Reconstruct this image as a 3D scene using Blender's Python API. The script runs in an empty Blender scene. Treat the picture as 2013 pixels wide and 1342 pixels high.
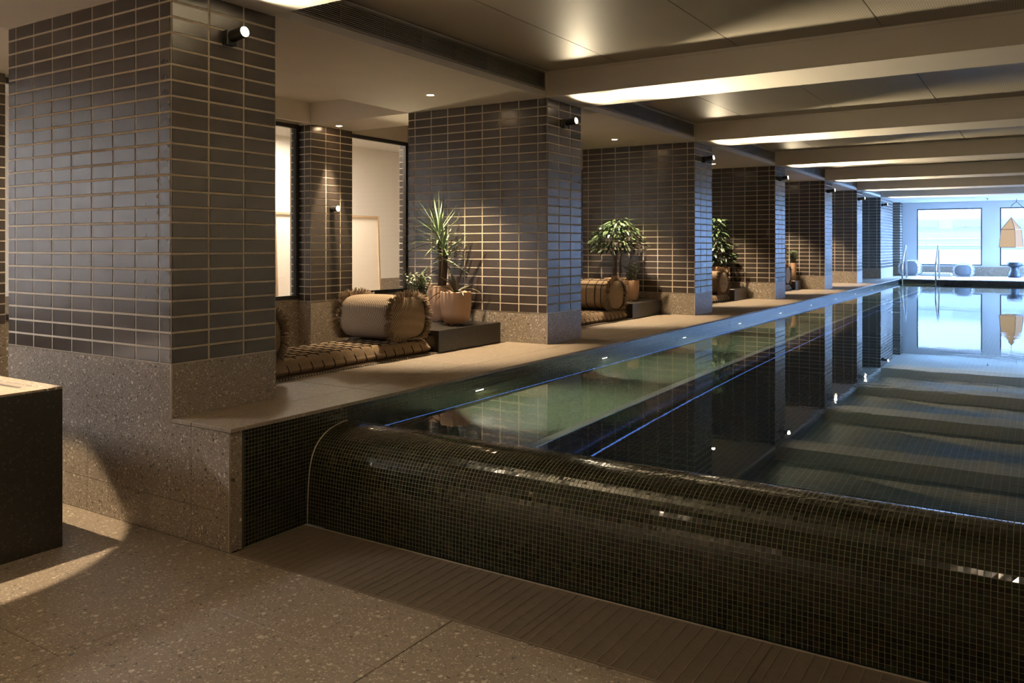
import bpy, math, random
from mathutils import Vector, Matrix
random.seed(7)
R = random.Random(11)
sc = bpy.context.scene
COL = sc.collection
PI = math.pi

# ------------------------------------------------------------------ camera
F_PX, W_PX, H_PX, HORIZON = 1634.0, 2013.0, 1342.0, 484.0
YAW = math.atan(1046.5 / F_PX)
cam_d = bpy.data.cameras.new('camera')
cam_d.sensor_fit = 'HORIZONTAL'
cam_d.sensor_width = 36.0
cam_d.lens = 36.0 * F_PX / W_PX
cam_d.shift_y = (HORIZON - H_PX / 2) / W_PX
cam_d.clip_start, cam_d.clip_end = 0.05, 200
cam = bpy.data.objects.new('camera', cam_d)
cam.location = (0, 0, 1.5)
cam.rotation_euler = (PI / 2, 0, YAW)
COL.objects.link(cam)
sc.camera = cam

# ------------------------------------------------------------------ world, exposure
sc.view_settings.view_transform = 'Standard'
sc.view_settings.look = 'None'
sc.view_settings.gamma = 1.0
sc.view_settings.use_curve_mapping = False
sc.view_settings.exposure = 0.18
world = bpy.data.worlds.new('overcast_sky')
sc.world = world
world.use_nodes = True
bg = world.node_tree.nodes['Background']
bg.inputs['Color'].default_value = (0.24, 0.47, 1.0, 1)
bg.inputs['Strength'].default_value = 125.0
cy = sc.cycles
cy.use_denoising = True
cy.max_bounces = 10
cy.diffuse_bounces = 4
cy.glossy_bounces = 5
cy.transmission_bounces = 8
cy.transparent_max_bounces = 10
cy.caustics_reflective = True
cy.caustics_refractive = False
cy.sample_clamp_indirect = 6.0
cy.blur_glossy = 0.5

WARM = (1.0, 0.79, 0.54)
WARM2 = (1.0, 0.84, 0.57)

LAMP = 9.0           # overall lamp level

def spot(name, loc, direction, power, angle, blend=0.5, color=WARM, radius=0.03, parent=None):
    d = bpy.data.lights.new(name, 'SPOT')
    d.energy, d.spot_size, d.spot_blend, d.color = power * LAMP, math.radians(angle), blend, color
    d.shadow_soft_size = radius
    o = bpy.data.objects.new(name, d)
    COL.objects.link(o)
    o.location = loc
    o.rotation_euler = Vector(direction).to_track_quat('-Z', 'Y').to_euler()
    if parent:
        o.parent = parent
        o.matrix_parent_inverse = Matrix.Translation(parent.location).inverted()
    return o

def portal(loc, rot, sx, sy):
    d = bpy.data.lights.new('window_daylight', 'AREA')
    d.shape, d.size, d.size_y = 'RECTANGLE', sx, sy
    d.cycles.is_portal = True
    o = bpy.data.objects.new('window_daylight', d)
    COL.objects.link(o)
    o.location, o.rotation_euler = loc, rot

# ------------------------------------------------------------------ key dimensions (metres)
DECK = 0.605          # raised deck and coping top
WATER = 0.5005
SOFF = 2.86           # soffit and beam underside
CEIL = 3.094          # perforated panel ceiling
XF, XB = -3.82, -5.46 # pillar front and back
XC = -3.36            # coping edge over the pool
PX1 = 3.3             # far (unseen) side of the pool
YW = 2.68             # plane of the stone wall facing the camera
YP1 = 25.0            # far end of the pool
YEND = 28.6           # end wall with windows
XBACK = -6.88
PILLARS = [(2.68, 3.38), (6.56, 7.22), (10.36, 11.03), (14.19, 14.83), (17.95, 18.66), (21.46, 22.14), (24.93, 27.1)]
BASE = 0.885          # top of the stone skirting
XWL, XWR = -9.6, 4.8
YFRONT = -3.2

# ------------------------------------------------------------------ node helpers
def new_mat(name):
    m = bpy.data.materials.new(name)
    m.use_nodes = True
    nt = m.node_tree
    b = nt.nodes['Principled BSDF']
    return m, nt, b

def N(nt, typ, **kw):
    n = nt.nodes.new(typ)
    for k, v in kw.items():
        setattr(n, k, v)
    return n

def setin(nt, sock, v):
    if isinstance(v, bpy.types.NodeSocket):
        nt.links.new(v, sock)
    elif isinstance(v, (tuple, list)) and len(v) == 3 and sock.type == 'RGBA':
        sock.default_value = (*v, 1)
    else:
        sock.default_value = v

def math_n(nt, op, a, b=0.0, c=None, clamp=False):
    n = N(nt, 'ShaderNodeMath', operation=op, use_clamp=clamp)
    setin(nt, n.inputs[0], a); setin(nt, n.inputs[1], b)
    if c is not None: setin(nt, n.inputs[2], c)
    return n.outputs[0]

def mix(nt, fac, a, b, blend='MIX'):
    n = N(nt, 'ShaderNodeMix', data_type='RGBA', blend_type=blend)
    setin(nt, n.inputs[0], fac); setin(nt, n.inputs[6], a); setin(nt, n.inputs[7], b)
    return n.outputs[2]

def ramp(nt, fac, stops, interp='LINEAR'):
    n = N(nt, 'ShaderNodeValToRGB')
    cr = n.color_ramp; cr.interpolation = interp
    while len(cr.elements) < len(stops): cr.elements.new(0.5)
    for e, (p, c) in zip(cr.elements, stops):
        e.position = p
        e.color = (*c, 1) if len(c) == 3 else c
    setin(nt, n.inputs[0], fac)
    return n.outputs[0]

def pos(nt):
    return N(nt, 'ShaderNodeTexCoord').outputs['Object']

def noise(nt, vec, scale, detail=3.0, rough=0.5):
    n = N(nt, 'ShaderNodeTexNoise')
    setin(nt, n.inputs['Vector'], vec); n.inputs['Scale'].default_value = scale
    n.inputs['Detail'].default_value = detail; n.inputs['Roughness'].default_value = rough
    return n.outputs['Fac']

def voro(nt, vec, scale, out='Distance', rnd=1.0):
    n = N(nt, 'ShaderNodeTexVoronoi')
    setin(nt, n.inputs['Vector'], vec); n.inputs['Scale'].default_value = scale
    n.inputs['Randomness'].default_value = rnd
    return n

def bump(nt, b, height, strength=0.2, dist=0.01):
    n = N(nt, 'ShaderNodeBump')
    n.inputs['Strength'].default_value = strength; n.inputs['Distance'].default_value = dist
    setin(nt, n.inputs['Height'], height)
    nt.links.new(n.outputs[0], b.inputs['Normal'])

def rnd_piece(nt):
    a = N(nt, 'ShaderNodeNewGeometry').outputs['Random Per Island']
    b = N(nt, 'ShaderNodeObjectInfo').outputs['Random']
    return math_n(nt, 'FRACT', math_n(nt, 'ADD', a, b))

def simple(name, col, rough=0.5, metal=0.0, spec=0.5, nscale=0, namp=0.15, coat=0.0, bump_s=0.0):
    m, nt, b = new_mat(name)
    c = (*col, 1)
    b.inputs['Base Color'].default_value = c
    if nscale:
        f = noise(nt, pos(nt), nscale, 4)
        setin(nt, b.inputs['Base Color'], mix(nt, f, tuple(v * (1 - namp) for v in col), tuple(min(1, v * (1 + namp)) for v in col)))
        if bump_s: bump(nt, b, f, bump_s, 0.01)
    b.inputs['Roughness'].default_value = rough
    b.inputs['Metallic'].default_value = metal
    b.inputs['Specular IOR Level'].default_value = spec
    b.inputs['Coat Weight'].default_value = coat
    b.inputs['Coat Roughness'].default_value = 0.05
    return m

def emit(name, col, s):
    m, nt, b = new_mat(name)
    b.inputs['Base Color'].default_value = (*col, 1)
    b.inputs['Emission Color'].default_value = (*col, 1)
    b.inputs['Emission Strength'].default_value = s
    return m

def terrazzo(name, base, light, dark, rough=0.42, scale=1.0):
    m, nt, b = new_mat(name)
    p = pos(nt)
    n1 = noise(nt, p, 3.0, 3)
    n2 = noise(nt, p, 260.0 * scale, 2)
    c = mix(nt, n1, tuple(v * 0.86 for v in base), tuple(v * 1.14 for v in base))
    c = mix(nt, math_n(nt, 'MULTIPLY', n2, 0.5), c, tuple(v * 0.55 for v in base))
    wob = N(nt, 'ShaderNodeVectorMath', operation='ADD')
    nz = N(nt, 'ShaderNodeTexNoise'); nz.inputs['Scale'].default_value = 60 * scale
    sc_ = N(nt, 'ShaderNodeVectorMath', operation='SCALE'); sc_.inputs['Scale'].default_value = 0.016 / scale
    nt.links.new(p, nz.inputs['Vector']); nt.links.new(nz.outputs['Color'], sc_.inputs[0])
    nt.links.new(p, wob.inputs[0]); nt.links.new(sc_.outputs[0], wob.inputs[1])
    for s, thr, dens in ((34, 0.38, 0.62), (70, 0.44, 0.68), (135, 0.48, 0.7)):
        v = voro(nt, wob.outputs[0], s * scale)
        d, rc = v.outputs['Distance'], v.outputs['Color']
        sep = N(nt, 'ShaderNodeSeparateColor'); nt.links.new(rc, sep.inputs[0])
        size = math_n(nt, 'MULTIPLY', sep.outputs[0], thr)
        mask = math_n(nt, 'LESS_THAN', d, size)
        lite = math_n(nt, 'GREATER_THAN', sep.outputs[1], 1 - dens * 0.62)
        drk = math_n(nt, 'LESS_THAN', sep.outputs[1], dens * 0.30)
        lc = mix(nt, sep.outputs[2], light, tuple((l + q) / 2 for l, q in zip(light, base)))
        c = mix(nt, math_n(nt, 'MULTIPLY', mask, lite), c, lc)
        c = mix(nt, math_n(nt, 'MULTIPLY', mask, drk), c, dark)
    setin(nt, b.inputs['Base Color'], c)
    b.inputs['Roughness'].default_value = rough
    return m

# ------------------------------------------------------------------ materials
def mat_glaze():
    m, nt, b = new_mat('dark_glazed_tile')
    r = rnd_piece(nt)
    f = noise(nt, pos(nt), 9.0, 4)
    c = ramp(nt, r, [(0, (0.030, 0.022, 0.017)), (0.5, (0.040, 0.030, 0.024)), (1, (0.036, 0.029, 0.027))])
    c = mix(nt, f, c, (0.052, 0.040, 0.032))
    setin(nt, b.inputs['Base Color'], c)
    setin(nt, b.inputs['Roughness'], math_n(nt, 'ADD', math_n(nt, 'MULTIPLY', f, 0.12), 0.19))
    b.inputs['Specular IOR Level'].default_value = 0.8
    bump(nt, b, noise(nt, pos(nt), 14.0, 2), 0.05, 0.004)
    return m

def mat_mosaic(name, wet=True):
    m, nt, b = new_mat(name)
    r = rnd_piece(nt)
    c = ramp(nt, r, [(0, (0.008, 0.008, 0.004)), (0.45, (0.013, 0.012, 0.006)), (0.7, (0.014, 0.019, 0.007)), (0.88, (0.024, 0.014, 0.008)), (1, (0.020, 0.024, 0.010))])
    setin(nt, b.inputs['Base Color'], c)
    b.inputs['Roughness'].default_value = 0.16 if wet else 0.3
    b.inputs['Specular IOR Level'].default_value = 0.22
    if wet:
        b.inputs['Coat Weight'].default_value = 0.4
        b.inputs['Coat Roughness'].default_value = 0.045
    return m

def mat_grid(name, tile, grout, pitch=0.0203, gw=0.09, rough=0.3):
    # mosaic too fine or too far to pick apart: square grid in object space
    m, nt, b = new_mat(name)
    sep = N(nt, 'ShaderNodeSeparateXYZ'); nt.links.new(pos(nt), sep.inputs[0])
    nrm = N(nt, 'ShaderNodeSeparateXYZ'); nt.links.new(N(nt, 'ShaderNodeNewGeometry').outputs['True Normal'], nrm.inputs[0])
    g = None
    for i in range(3):
        fr = math_n(nt, 'FRACT', math_n(nt, 'DIVIDE', sep.outputs[i], pitch))
        l = math_n(nt, 'LESS_THAN', fr, gw)
        facing = math_n(nt, 'LESS_THAN', math_n(nt, 'ABSOLUTE', nrm.outputs[i]), 0.7)
        l = math_n(nt, 'MULTIPLY', l, facing)
        g = l if g is None else math_n(nt, 'MAXIMUM', g, l)
    sn = N(nt, 'ShaderNodeVectorMath', operation='SNAP'); nt.links.new(pos(nt), sn.inputs[0])
    sn.inputs[1].default_value = (pitch,) * 3
    wn = N(nt, 'ShaderNodeTexWhiteNoise'); nt.links.new(sn.outputs[0], wn.inputs['Vector'])
    c = mix(nt, wn.outputs['Value'], tuple(v * 0.6 for v in tile), tuple(v * 1.4 for v in tile))
    setin(nt, b.inputs['Base Color'], mix(nt, g, c, grout))
    setin(nt, b.inputs['Roughness'], rough)
    return m

def mat_panel():
    m, nt, b = new_mat('perforated_ceiling_metal')
    v = voro(nt, pos(nt), 62.0, rnd=0.0)
    hole = math_n(nt, 'LESS_THAN', v.outputs['Distance'], 0.27)
    setin(nt, b.inputs['Base Color'], mix(nt, hole, (0.43, 0.38, 0.30), (0.10, 0.09, 0.07)))
    b.inputs['Metallic'].default_value = 0.15
    b.inputs['Roughness'].default_value = 0.52
    return m

def mat_water():
    m, nt, b = new_mat('pool_water')
    out = nt.nodes['Material Output']
    nt.nodes.remove(b)
    g = N(nt, 'ShaderNodeBsdfGlass'); g.inputs['IOR'].default_value = 1.333
    g.inputs['Roughness'].default_value = 0.0
    g.inputs['Color'].default_value = (0.95, 0.99, 0.97, 1)
    mp = N(nt, 'ShaderNodeMapping'); mp.inputs['Scale'].default_value = (1.0, 1.0, 1.0)
    nt.links.new(pos(nt), mp.inputs['Vector'])
    big = noise(nt, mp.outputs[0], 0.55, 2)
    amp = math_n(nt, 'SUBTRACT', big, 0.46, clamp=True)
    fine = noise(nt, mp.outputs[0], 9.0, 3, 0.55)
    slow = noise(nt, mp.outputs[0], 1.7, 1)
    hgt = math_n(nt, 'ADD', math_n(nt, 'MULTIPLY', math_n(nt, 'MULTIPLY', fine, amp), 0.5), math_n(nt, 'MULTIPLY', slow, 0.05))
    bp = N(nt, 'ShaderNodeBump'); bp.inputs['Strength'].default_value = 1.0; bp.inputs['Distance'].default_value = 0.007
    nt.links.new(hgt, bp.inputs['Height'])
    nt.links.new(bp.outputs[0], g.inputs['Normal'])
    nt.links.new(g.outputs[0], out.inputs['Surface'])
    return m

def mat_glass():
    m, nt, b = new_mat('window_glass')
    out = nt.nodes['Material Output']; nt.nodes.remove(b)
    t = N(nt, 'ShaderNodeBsdfTransparent'); t.inputs[0].default_value = (0.95, 0.97, 0.97, 1)
    g = N(nt, 'ShaderNodeBsdfGlossy'); g.inputs['Roughness'].default_value = 0.0
    lw = N(nt, 'ShaderNodeLayerWeight')
    fac = math_n(nt, 'ADD', math_n(nt, 'MULTIPLY', math_n(nt, 'POWER', lw.outputs['Facing'], 5.0), 0.9), 0.035)
    mx = N(nt, 'ShaderNodeMixShader')
    nt.links.new(fac, mx.inputs[0]); nt.links.new(t.outputs[0], mx.inputs[1]); nt.links.new(g.outputs[0], mx.inputs[2])
    nt.links.new(mx.outputs[0], out.inputs['Surface'])
    return m

def mat_weave(name, c1, c2, d, freq, rough=0.9):
    m, nt, b = new_mat(name)
    dp = N(nt, 'ShaderNodeVectorMath', operation='DOT_PRODUCT'); nt.links.new(pos(nt), dp.inputs[0]); dp.inputs[1].default_value = d
    wob = noise(nt, pos(nt), 25, 2)
    ph = math_n(nt, 'ADD', math_n(nt, 'MULTIPLY', dp.outputs['Value'], freq * 2 * PI), math_n(nt, 'MULTIPLY', wob, 1.6))
    w = math_n(nt, 'MULTIPLY_ADD', math_n(nt, 'SINE', ph), 0.5, 0.5)
    dp2 = N(nt, 'ShaderNodeVectorMath', operation='DOT_PRODUCT'); nt.links.new(pos(nt), dp2.inputs[0]); dp2.inputs[1].default_value = (d[2] + 0.3, d[0] - d[1], d[1] - d[0])
    w2 = math_n(nt, 'MULTIPLY_ADD', math_n(nt, 'SINE', math_n(nt, 'MULTIPLY', dp2.outputs['Value'], freq * 2.2 * PI)), 0.25, 0.75)
    f = noise(nt, pos(nt), 180, 3)
    k = math_n(nt, 'MULTIPLY', ramp(nt, w, [(0.30, (0, 0, 0)), (0.62, (1, 1, 1))]), w2)
    c = mix(nt, k, c2, c1)
    c = mix(nt, math_n(nt, 'MULTIPLY', f, 0.35), c, c2)
    setin(nt, b.inputs['Base Color'], c)
    b.inputs['Roughness'].default_value = rough
    b.inputs['Specular IOR Level'].default_value = 0.15
    bump(nt, b, math_n(nt, 'ADD', k, math_n(nt, 'MULTIPLY', f, 0.3)), 0.5, 0.005)
    return m

def mat_cloth(name, col, scale=140, rough=0.95):
    m, nt, b = new_mat(name)
    f = noise(nt, pos(nt), scale, 4)
    setin(nt, b.inputs['Base Color'], mix(nt, f, tuple(v * 0.6 for v in col), tuple(v * 1.3 for v in col)))
    b.inputs['Roughness'].default_value = rough
    b.inputs['Specular IOR Level'].default_value = 0.1
    bump(nt, b, f, 0.6, 0.006)
    return m

def mat_leaf(name, c1, c2, rough=0.4):
    m, nt, b = new_mat(name)
    r = rnd_piece(nt)
    setin(nt, b.inputs['Base Color'], mix(nt, r, c1, c2))
    b.inputs['Roughness'].default_value = rough
    b.inputs['Subsurface Weight'].default_value = 0.0
    return m

M = {}
M['glaze'] = mat_glaze()
M['grout'] = simple('tan_grout', (0.52, 0.44, 0.33), 0.9, nscale=60, namp=0.2)
M['terrazzo'] = terrazzo('warm_terrazzo', (0.265, 0.212, 0.156), (0.72, 0.64, 0.52), (0.055, 0.042, 0.033))
M['terrazzo_floor'] = terrazzo('terrazzo_floor', (0.20, 0.155, 0.108), (0.44, 0.37, 0.28), (0.075, 0.057, 0.041), rough=0.5)
M['terrazzo_deck'] = terrazzo('terrazzo_deck', (0.30, 0.235, 0.165), (0.42, 0.35, 0.26), (0.19, 0.15, 0.11), rough=0.5)
M['terrazzo_dark'] = terrazzo('dark_terrazzo', (0.020, 0.017, 0.013), (0.055, 0.046, 0.034), (0.010, 0.008, 0.006), rough=0.35)
M['joint'] = simple('dark_joint', (0.055, 0.042, 0.03), 0.9)
M['trim'] = simple('brushed_edge_trim', (0.55, 0.47, 0.36), 0.35, metal=0.7)
M['mosaic'] = mat_mosaic('wet_dark_mosaic')
M['mosaic_grout'] = simple('mosaic_grout', (0.19, 0.185, 0.105), 0.7, nscale=40)
M['pool_wall'] = mat_grid('pool_wall_mosaic', (0.016, 0.020, 0.020), (0.08, 0.09, 0.075), rough=0.2)
M['pool_bench'] = mat_grid('bench_mosaic', (0.10, 0.135, 0.095), (0.22, 0.25, 0.19), gw=0.12)
M['pool_floor'] = mat_grid('pool_floor_mosaic', (0.035, 0.055, 0.05), (0.16, 0.18, 0.15), pitch=0.0406, gw=0.10)
M['bench_trim'] = simple('pale_step_edge', (0.88, 0.90, 0.84), 0.4, nscale=80)
M['plaster'] = simple('warm_plaster', (0.68, 0.62, 0.53), 0.85, spec=0.2, nscale=2.5, namp=0.05)
M['white'] = simple('white_paint', (0.78, 0.76, 0.72), 0.8, spec=0.2, nscale=3, namp=0.03)
M['panel'] = mat_panel()
M['black'] = simple('black_metal', (0.012, 0.011, 0.010), 0.4, nscale=20)
M['void'] = simple('dark_void', (0.006, 0.005, 0.004), 1.0, spec=0.0)
M['grille'] = simple('grey_grille_metal', (0.34, 0.30, 0.24), 0.45, metal=0.3)
M['grate'] = simple('steel_grate', (0.19, 0.145, 0.10), 0.42, metal=0.35, nscale=30)
M['steel'] = simple('polished_steel', (0.75, 0.77, 0.80), 0.12, metal=1.0)
M['water'] = mat_water()
M['glass'] = mat_glass()
M['lens'] = emit('lamp_lens', (1.0, 0.86, 0.66), 30.0)
M['lens_pool'] = emit('pool_lamp_lens', (1.0, 0.93, 0.72), 14.0)
M['lantern'] = emit('lantern_paper', (0.62, 0.43, 0.26), 0.9)
M['lantern'].node_tree.nodes['Principled BSDF'].inputs['Base Color'].default_value = (0.05, 0.04, 0.03, 1)
M['led'] = emit('blue_led_strip', (0.12, 0.28, 1.0), 3.2)
M['led_floor'] = emit('blue_led_line', (0.14, 0.30, 1.0), 0.5)
for k_ in ('lantern',):
    b_ = M[k_].node_tree.nodes['Principled BSDF']; b_.inputs['Specular IOR Level'].default_value = 0.0; b_.inputs['Roughness'].default_value = 1.0
M['end_paint'] = simple('cool_white_paint', (0.50, 0.50, 0.50), 0.8, spec=0.2, nscale=3, namp=0.03)
M['frame_dark'] = simple('dark_window_frame', (0.015, 0.012, 0.010), 0.45)
M['stripe'] = mat_weave('striped_weave', (0.46, 0.365, 0.25), (0.13, 0.085, 0.05), (0.88, -0.1, 0.46), 60.0)
M['stripe_cap'] = mat_weave('striped_weave_end', (0.44, 0.345, 0.23), (0.13, 0.085, 0.05), (0.1, 0.82, -0.56), 60.0)
M['cloth'] = mat_cloth('brown_quilted_cotton', (0.235, 0.165, 0.10), 90)
M['fringe'] = mat_cloth('brown_fringe', (0.25, 0.18, 0.115), 120)
M['yarn'] = simple('dark_yarn', (0.022, 0.015, 0.010), 0.95, spec=0.1)
M['rug'] = mat_cloth('dark_flat_rug', (0.09, 0.062, 0.04), 60)
M['grey_cloth'] = mat_cloth('slate_cotton', (0.22, 0.23, 0.25), 60)
M['pale_cloth'] = mat_cloth('pale_cotton', (0.55, 0.52, 0.48), 60)
M['pot'] = simple('terracotta_clay', (0.50, 0.31, 0.185), 0.62, nscale=14, namp=0.12)
M['soil'] = simple('potting_soil', (0.03, 0.02, 0.012), 1.0, nscale=70, namp=0.5)
M['bark'] = simple('brown_bark', (0.10, 0.065, 0.04), 0.9, nscale=40, namp=0.4)
M['leaf_drac'] = mat_leaf('dracaena_leaf', (0.07, 0.13, 0.055), (0.25, 0.32, 0.17))
M['leaf_dark'] = mat_leaf('dark_leaf', (0.06, 0.05, 0.035), (0.20, 0.18, 0.11), 0.35)
M['leaf_bush'] = mat_leaf('bush_leaf', (0.035, 0.07, 0.028), (0.13, 0.19, 0.085), 0.33)
M['leaf_deep'] = mat_leaf('deep_green_leaf', (0.02, 0.042, 0.02), (0.085, 0.125, 0.06), 0.3)
M['canvas'] = simple('white_canvas', (0.80, 0.77, 0.72), 0.8, nscale=4, namp=0.03)
M['wood'] = simple('pale_wood', (0.42, 0.30, 0.19), 0.6, nscale=12, namp=0.2)
M['stool'] = simple('blue_black_stool', (0.028, 0.032, 0.042), 0.5, nscale=10)
M['paving'] = simple('pale_paving', (0.30, 0.30, 0.30), 0.9, nscale=1.0, namp=0.1)
M['bounce_paving'] = simple('white_bounce_paving', (0.72, 0.73, 0.74), 0.9, nscale=1.0, namp=0.06)  # kept bright to bounce daylight up to the ceiling
M['conc_a'] = simple('pale_facade', (0.060, 0.042, 0.034), 0.9, nscale=0.6, namp=0.05)
M['conc_b'] = simple('grey_facade_band', (0.024, 0.019, 0.018), 0.9, nscale=0.6, namp=0.08)
M['conc_c'] = simple('mid_facade_band', (0.031, 0.0245, 0.024), 0.9, nscale=0.6, namp=0.06)

# ------------------------------------------------------------------ mesh helpers
class MB:
    def __init__(s): s.v, s.f = [], []
    def add(s, vs, fs):
        o = len(s.v); s.v += [tuple(p) for p in vs]; s.f += [tuple(i + o for i in q) for q in fs]; return s
    def box(s, x0, x1, y0, y1, z0, z1):
        vs = [(x0, y0, z0), (x1, y0, z0), (x1, y1, z0), (x0, y1, z0), (x0, y0, z1), (x1, y0, z1), (x1, y1, z1), (x0, y1, z1)]
        return s.add(vs, [(0, 3, 2, 1), (4, 5, 6, 7), (0, 1, 5, 4), (1, 2, 6, 5), (2, 3, 7, 6), (3, 0, 4, 7)])
    def cbox(s, x0, x1, y0, y1, z0, z1, e=0.003):
        # box with chamfered edges
        vs = []
        for (ax, lo, hi) in (('x', x0, x1), ('y', y0, y1), ('z', z0, z1)): pass
        X, Y, Z = (x0, x1), (y0, y1), (z0, z1)
        idx = {}
        for i in (0, 1):
            for j in (0, 1):
                for k in (0, 1):
                    sx, sy, sz = (1, -1)[i], (1, -1)[j], (1, -1)[k]
                    p = (X[i], Y[j], Z[k])
                    for a, q in enumerate(((p[0], p[1] + sy * e, p[2] + sz * e), (p[0] + sx * e, p[1], p[2] + sz * e), (p[0] + sx * e, p[1] + sy * e, p[2]))):
                        idx[i, j, k, a] = len(vs); vs.append(q)
        fs = []
        for i in (0, 1): fs.append([idx[i, j, k, 0] for j, k in ((0, 0), (1, 0), (1, 1), (0, 1))][::(-1, 1)[i]])
        for j in (0, 1): fs.append([idx[i, j, k, 1] for i, k in ((0, 0), (1, 0), (1, 1), (0, 1))][::(1, -1)[j]])
        for k in (0, 1): fs.append([idx[i, j, k, 2] for i, j in ((0, 0), (1, 0), (1, 1), (0, 1))][::(-1, 1)[k]])
        for i in (0, 1):
            for j in (0, 1):
                q = [idx[i, j, 0, 0], idx[i, j, 0, 1], idx[i, j, 1, 1], idx[i, j, 1, 0]]
                fs.append(q if (i ^ j) == 0 else q[::-1])
        for i in (0, 1):
            for k in (0, 1):
                q = [idx[i, 0, k, 0], idx[i, 1, k, 0], idx[i, 1, k, 2], idx[i, 0, k, 2]]
                fs.append(q if (i ^ k) == 0 else q[::-1])
        for j in (0, 1):
            for k in (0, 1):
                q = [idx[0, j, k, 1], idx[0, j, k, 2], idx[1, j, k, 2], idx[1, j, k, 1]]
                fs.append(q if (j ^ k) == 0 else q[::-1])
        for i in (0, 1):
            for j in (0, 1):
                for k in (0, 1):
                    q = [idx[i, j, k, 0], idx[i, j, k, 1], idx[i, j, k, 2]]
                    fs.append(q if (i + j + k) % 2 else q[::-1])
        return s.add(vs, fs)
    def prism(s, pts, axis, a0, a1):
        # extrude polygon pts (2D, in the two other axes) from a0 to a1 along axis
        n = len(pts)
        def mk(p, a):
            return {'x': (a, p[0], p[1]), 'y': (p[0], a, p[1]), 'z': (p[0], p[1], a)}[axis]
        vs = [mk(p, a0) for p in pts] + [mk(p, a1) for p in pts]
        fs = [tuple(range(n))[::-1], tuple(range(n, 2 * n))] + [(i, (i + 1) % n, n + (i + 1) % n, n + i) for i in range(n)]
        return s.add(vs, fs)
    def tube(s, pts, r, seg=8, cap=True):
        pts = [Vector(p) for p in pts]
        rs = r if isinstance(r, (list, tuple)) else [r] * len(pts)
        t0 = (pts[1] - pts[0]).normalized()
        up = Vector((0, 0, 1)) if abs(t0.z) < 0.9 else Vector((1, 0, 0))
        nrm = t0.cross(up).normalized()
        vs = []
        for i, p in enumerate(pts):
            if i == 0: t = pts[1] - pts[0]
            elif i == len(pts) - 1: t = pts[-1] - pts[-2]
            else: t = (pts[i + 1] - pts[i]).normalized() + (pts[i] - pts[i - 1]).normalized()
            t.normalize()
            nrm = (nrm - t * nrm.dot(t)).normalized()
            bn = t.cross(nrm)
            for k in range(seg):
                a = 2 * PI * k / seg
                vs.append(p + (nrm * math.cos(a) + bn * math.sin(a)) * rs[i])
        fs = []
        for i in range(len(pts) - 1):
            for k in range(seg):
                k2 = (k + 1) % seg
                fs.append((i * seg + k, i * seg + k2, (i + 1) * seg + k2, (i + 1) * seg + k))
        if cap:
            fs.append(tuple(range(seg))[::-1]); o = (len(pts) - 1) * seg; fs.append(tuple(range(o, o + seg)))
        return s.add(vs, fs)
    def lathe(s, prof, c=(0, 0, 0), seg=32, axis='z'):
        vs, fs = [], []
        n = len(prof)
        for (r, z) in prof:
            for k in range(seg):
                a = 2 * PI * k / seg
                q = (r * math.cos(a), r * math.sin(a), z)
                if axis == 'x': q = (q[2], q[0], q[1])
                if axis == 'y': q = (q[1], q[2], q[0])
                vs.append((q[0] + c[0], q[1] + c[1], q[2] + c[2]))
        for i in range(n - 1):
            for k in range(seg):
                k2 = (k + 1) % seg
                fs.append((i * seg + k, i * seg + k2, (i + 1) * seg + k2, (i + 1) * seg + k))
        if prof[0][0] > 1e-6: fs.append(tuple(range(seg))[::-1])
        if prof[-1][0] > 1e-6: fs.append(tuple(range((n - 1) * seg, n * seg)))
        return s.add(vs, fs)
    def mesh(s, name, mat, smooth=False):
        me = bpy.data.meshes.new(name)
        me.from_pydata(s.v, [], s.f)
        if mat: me.materials.append(mat)
        if smooth: me.polygons.foreach_set('use_smooth', [True] * len(me.polygons))
        me.update()
        return me
    def build(s, name, mat, parent=None, smooth=False, kind=None, label=None):
        o = bpy.data.objects.new(name, s.mesh(name, mat, smooth))
        COL.objects.link(o)
        if parent: o.parent = parent
        if kind: o['kind'] = kind
        if label: o['label'] = label
        return o

def tag(o, label, cat, group=None, kind=None):
    o['label'] = label; o['category'] = cat
    if group: o['group'] = group
    if kind: o['kind'] = kind
    return o

def empty(name, loc=(0, 0, 0)):
    o = bpy.data.objects.new(name, None)
    o.empty_display_size = 0.1
    COL.objects.link(o)
    o.location = loc
    return o

def at(root, o):
    # keep a part built in world coordinates where it is under a root placed elsewhere
    o.parent = root
    o.matrix_parent_inverse = Matrix.Translation(root.location).inverted()
    return o

def part(root, mb, name, mat, **kw):
    return at(root, mb.build(name, mat, **kw))

def inst(name, me, parent, mat4):
    o = bpy.data.objects.new(name, me)
    COL.objects.link(o)
    o.parent = parent
    if parent:
        o.matrix_parent_inverse = Matrix.Translation(parent.location).inverted()
    o.matrix_basis = mat4
    return o

_tc = {}
def tile_mesh(w, h, t=0.006, e=0.0015, mat='glaze'):
    key = (round(w, 4), round(h, 4), mat)
    if key not in _tc:
        b = MB()
        vs = [(-w/2, 0, -h/2), (w/2, 0, -h/2), (w/2, 0, h/2), (-w/2, 0, h/2),
              (-w/2, -t + e, -h/2), (w/2, -t + e, -h/2), (w/2, -t + e, h/2), (-w/2, -t + e, h/2),
              (-w/2 + e, -t, -h/2 + e), (w/2 - e, -t, -h/2 + e), (w/2 - e, -t, h/2 - e), (-w/2 + e, -t, h/2 - e)]
        fs = [(0, 1, 5, 4), (1, 2, 6, 5), (2, 3, 7, 6), (3, 0, 4, 7), (4, 5, 9, 8), (5, 6, 10, 9), (6, 7, 11, 10), (7, 4, 8, 11), (8, 9, 10, 11)]
        b.add(vs, fs)
        _tc[key] = b.mesh('tile', M[mat])
    return _tc[key]

ROWS = 24
RH = (SOFF - BASE) / ROWS
GAP = 0.0115

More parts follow.
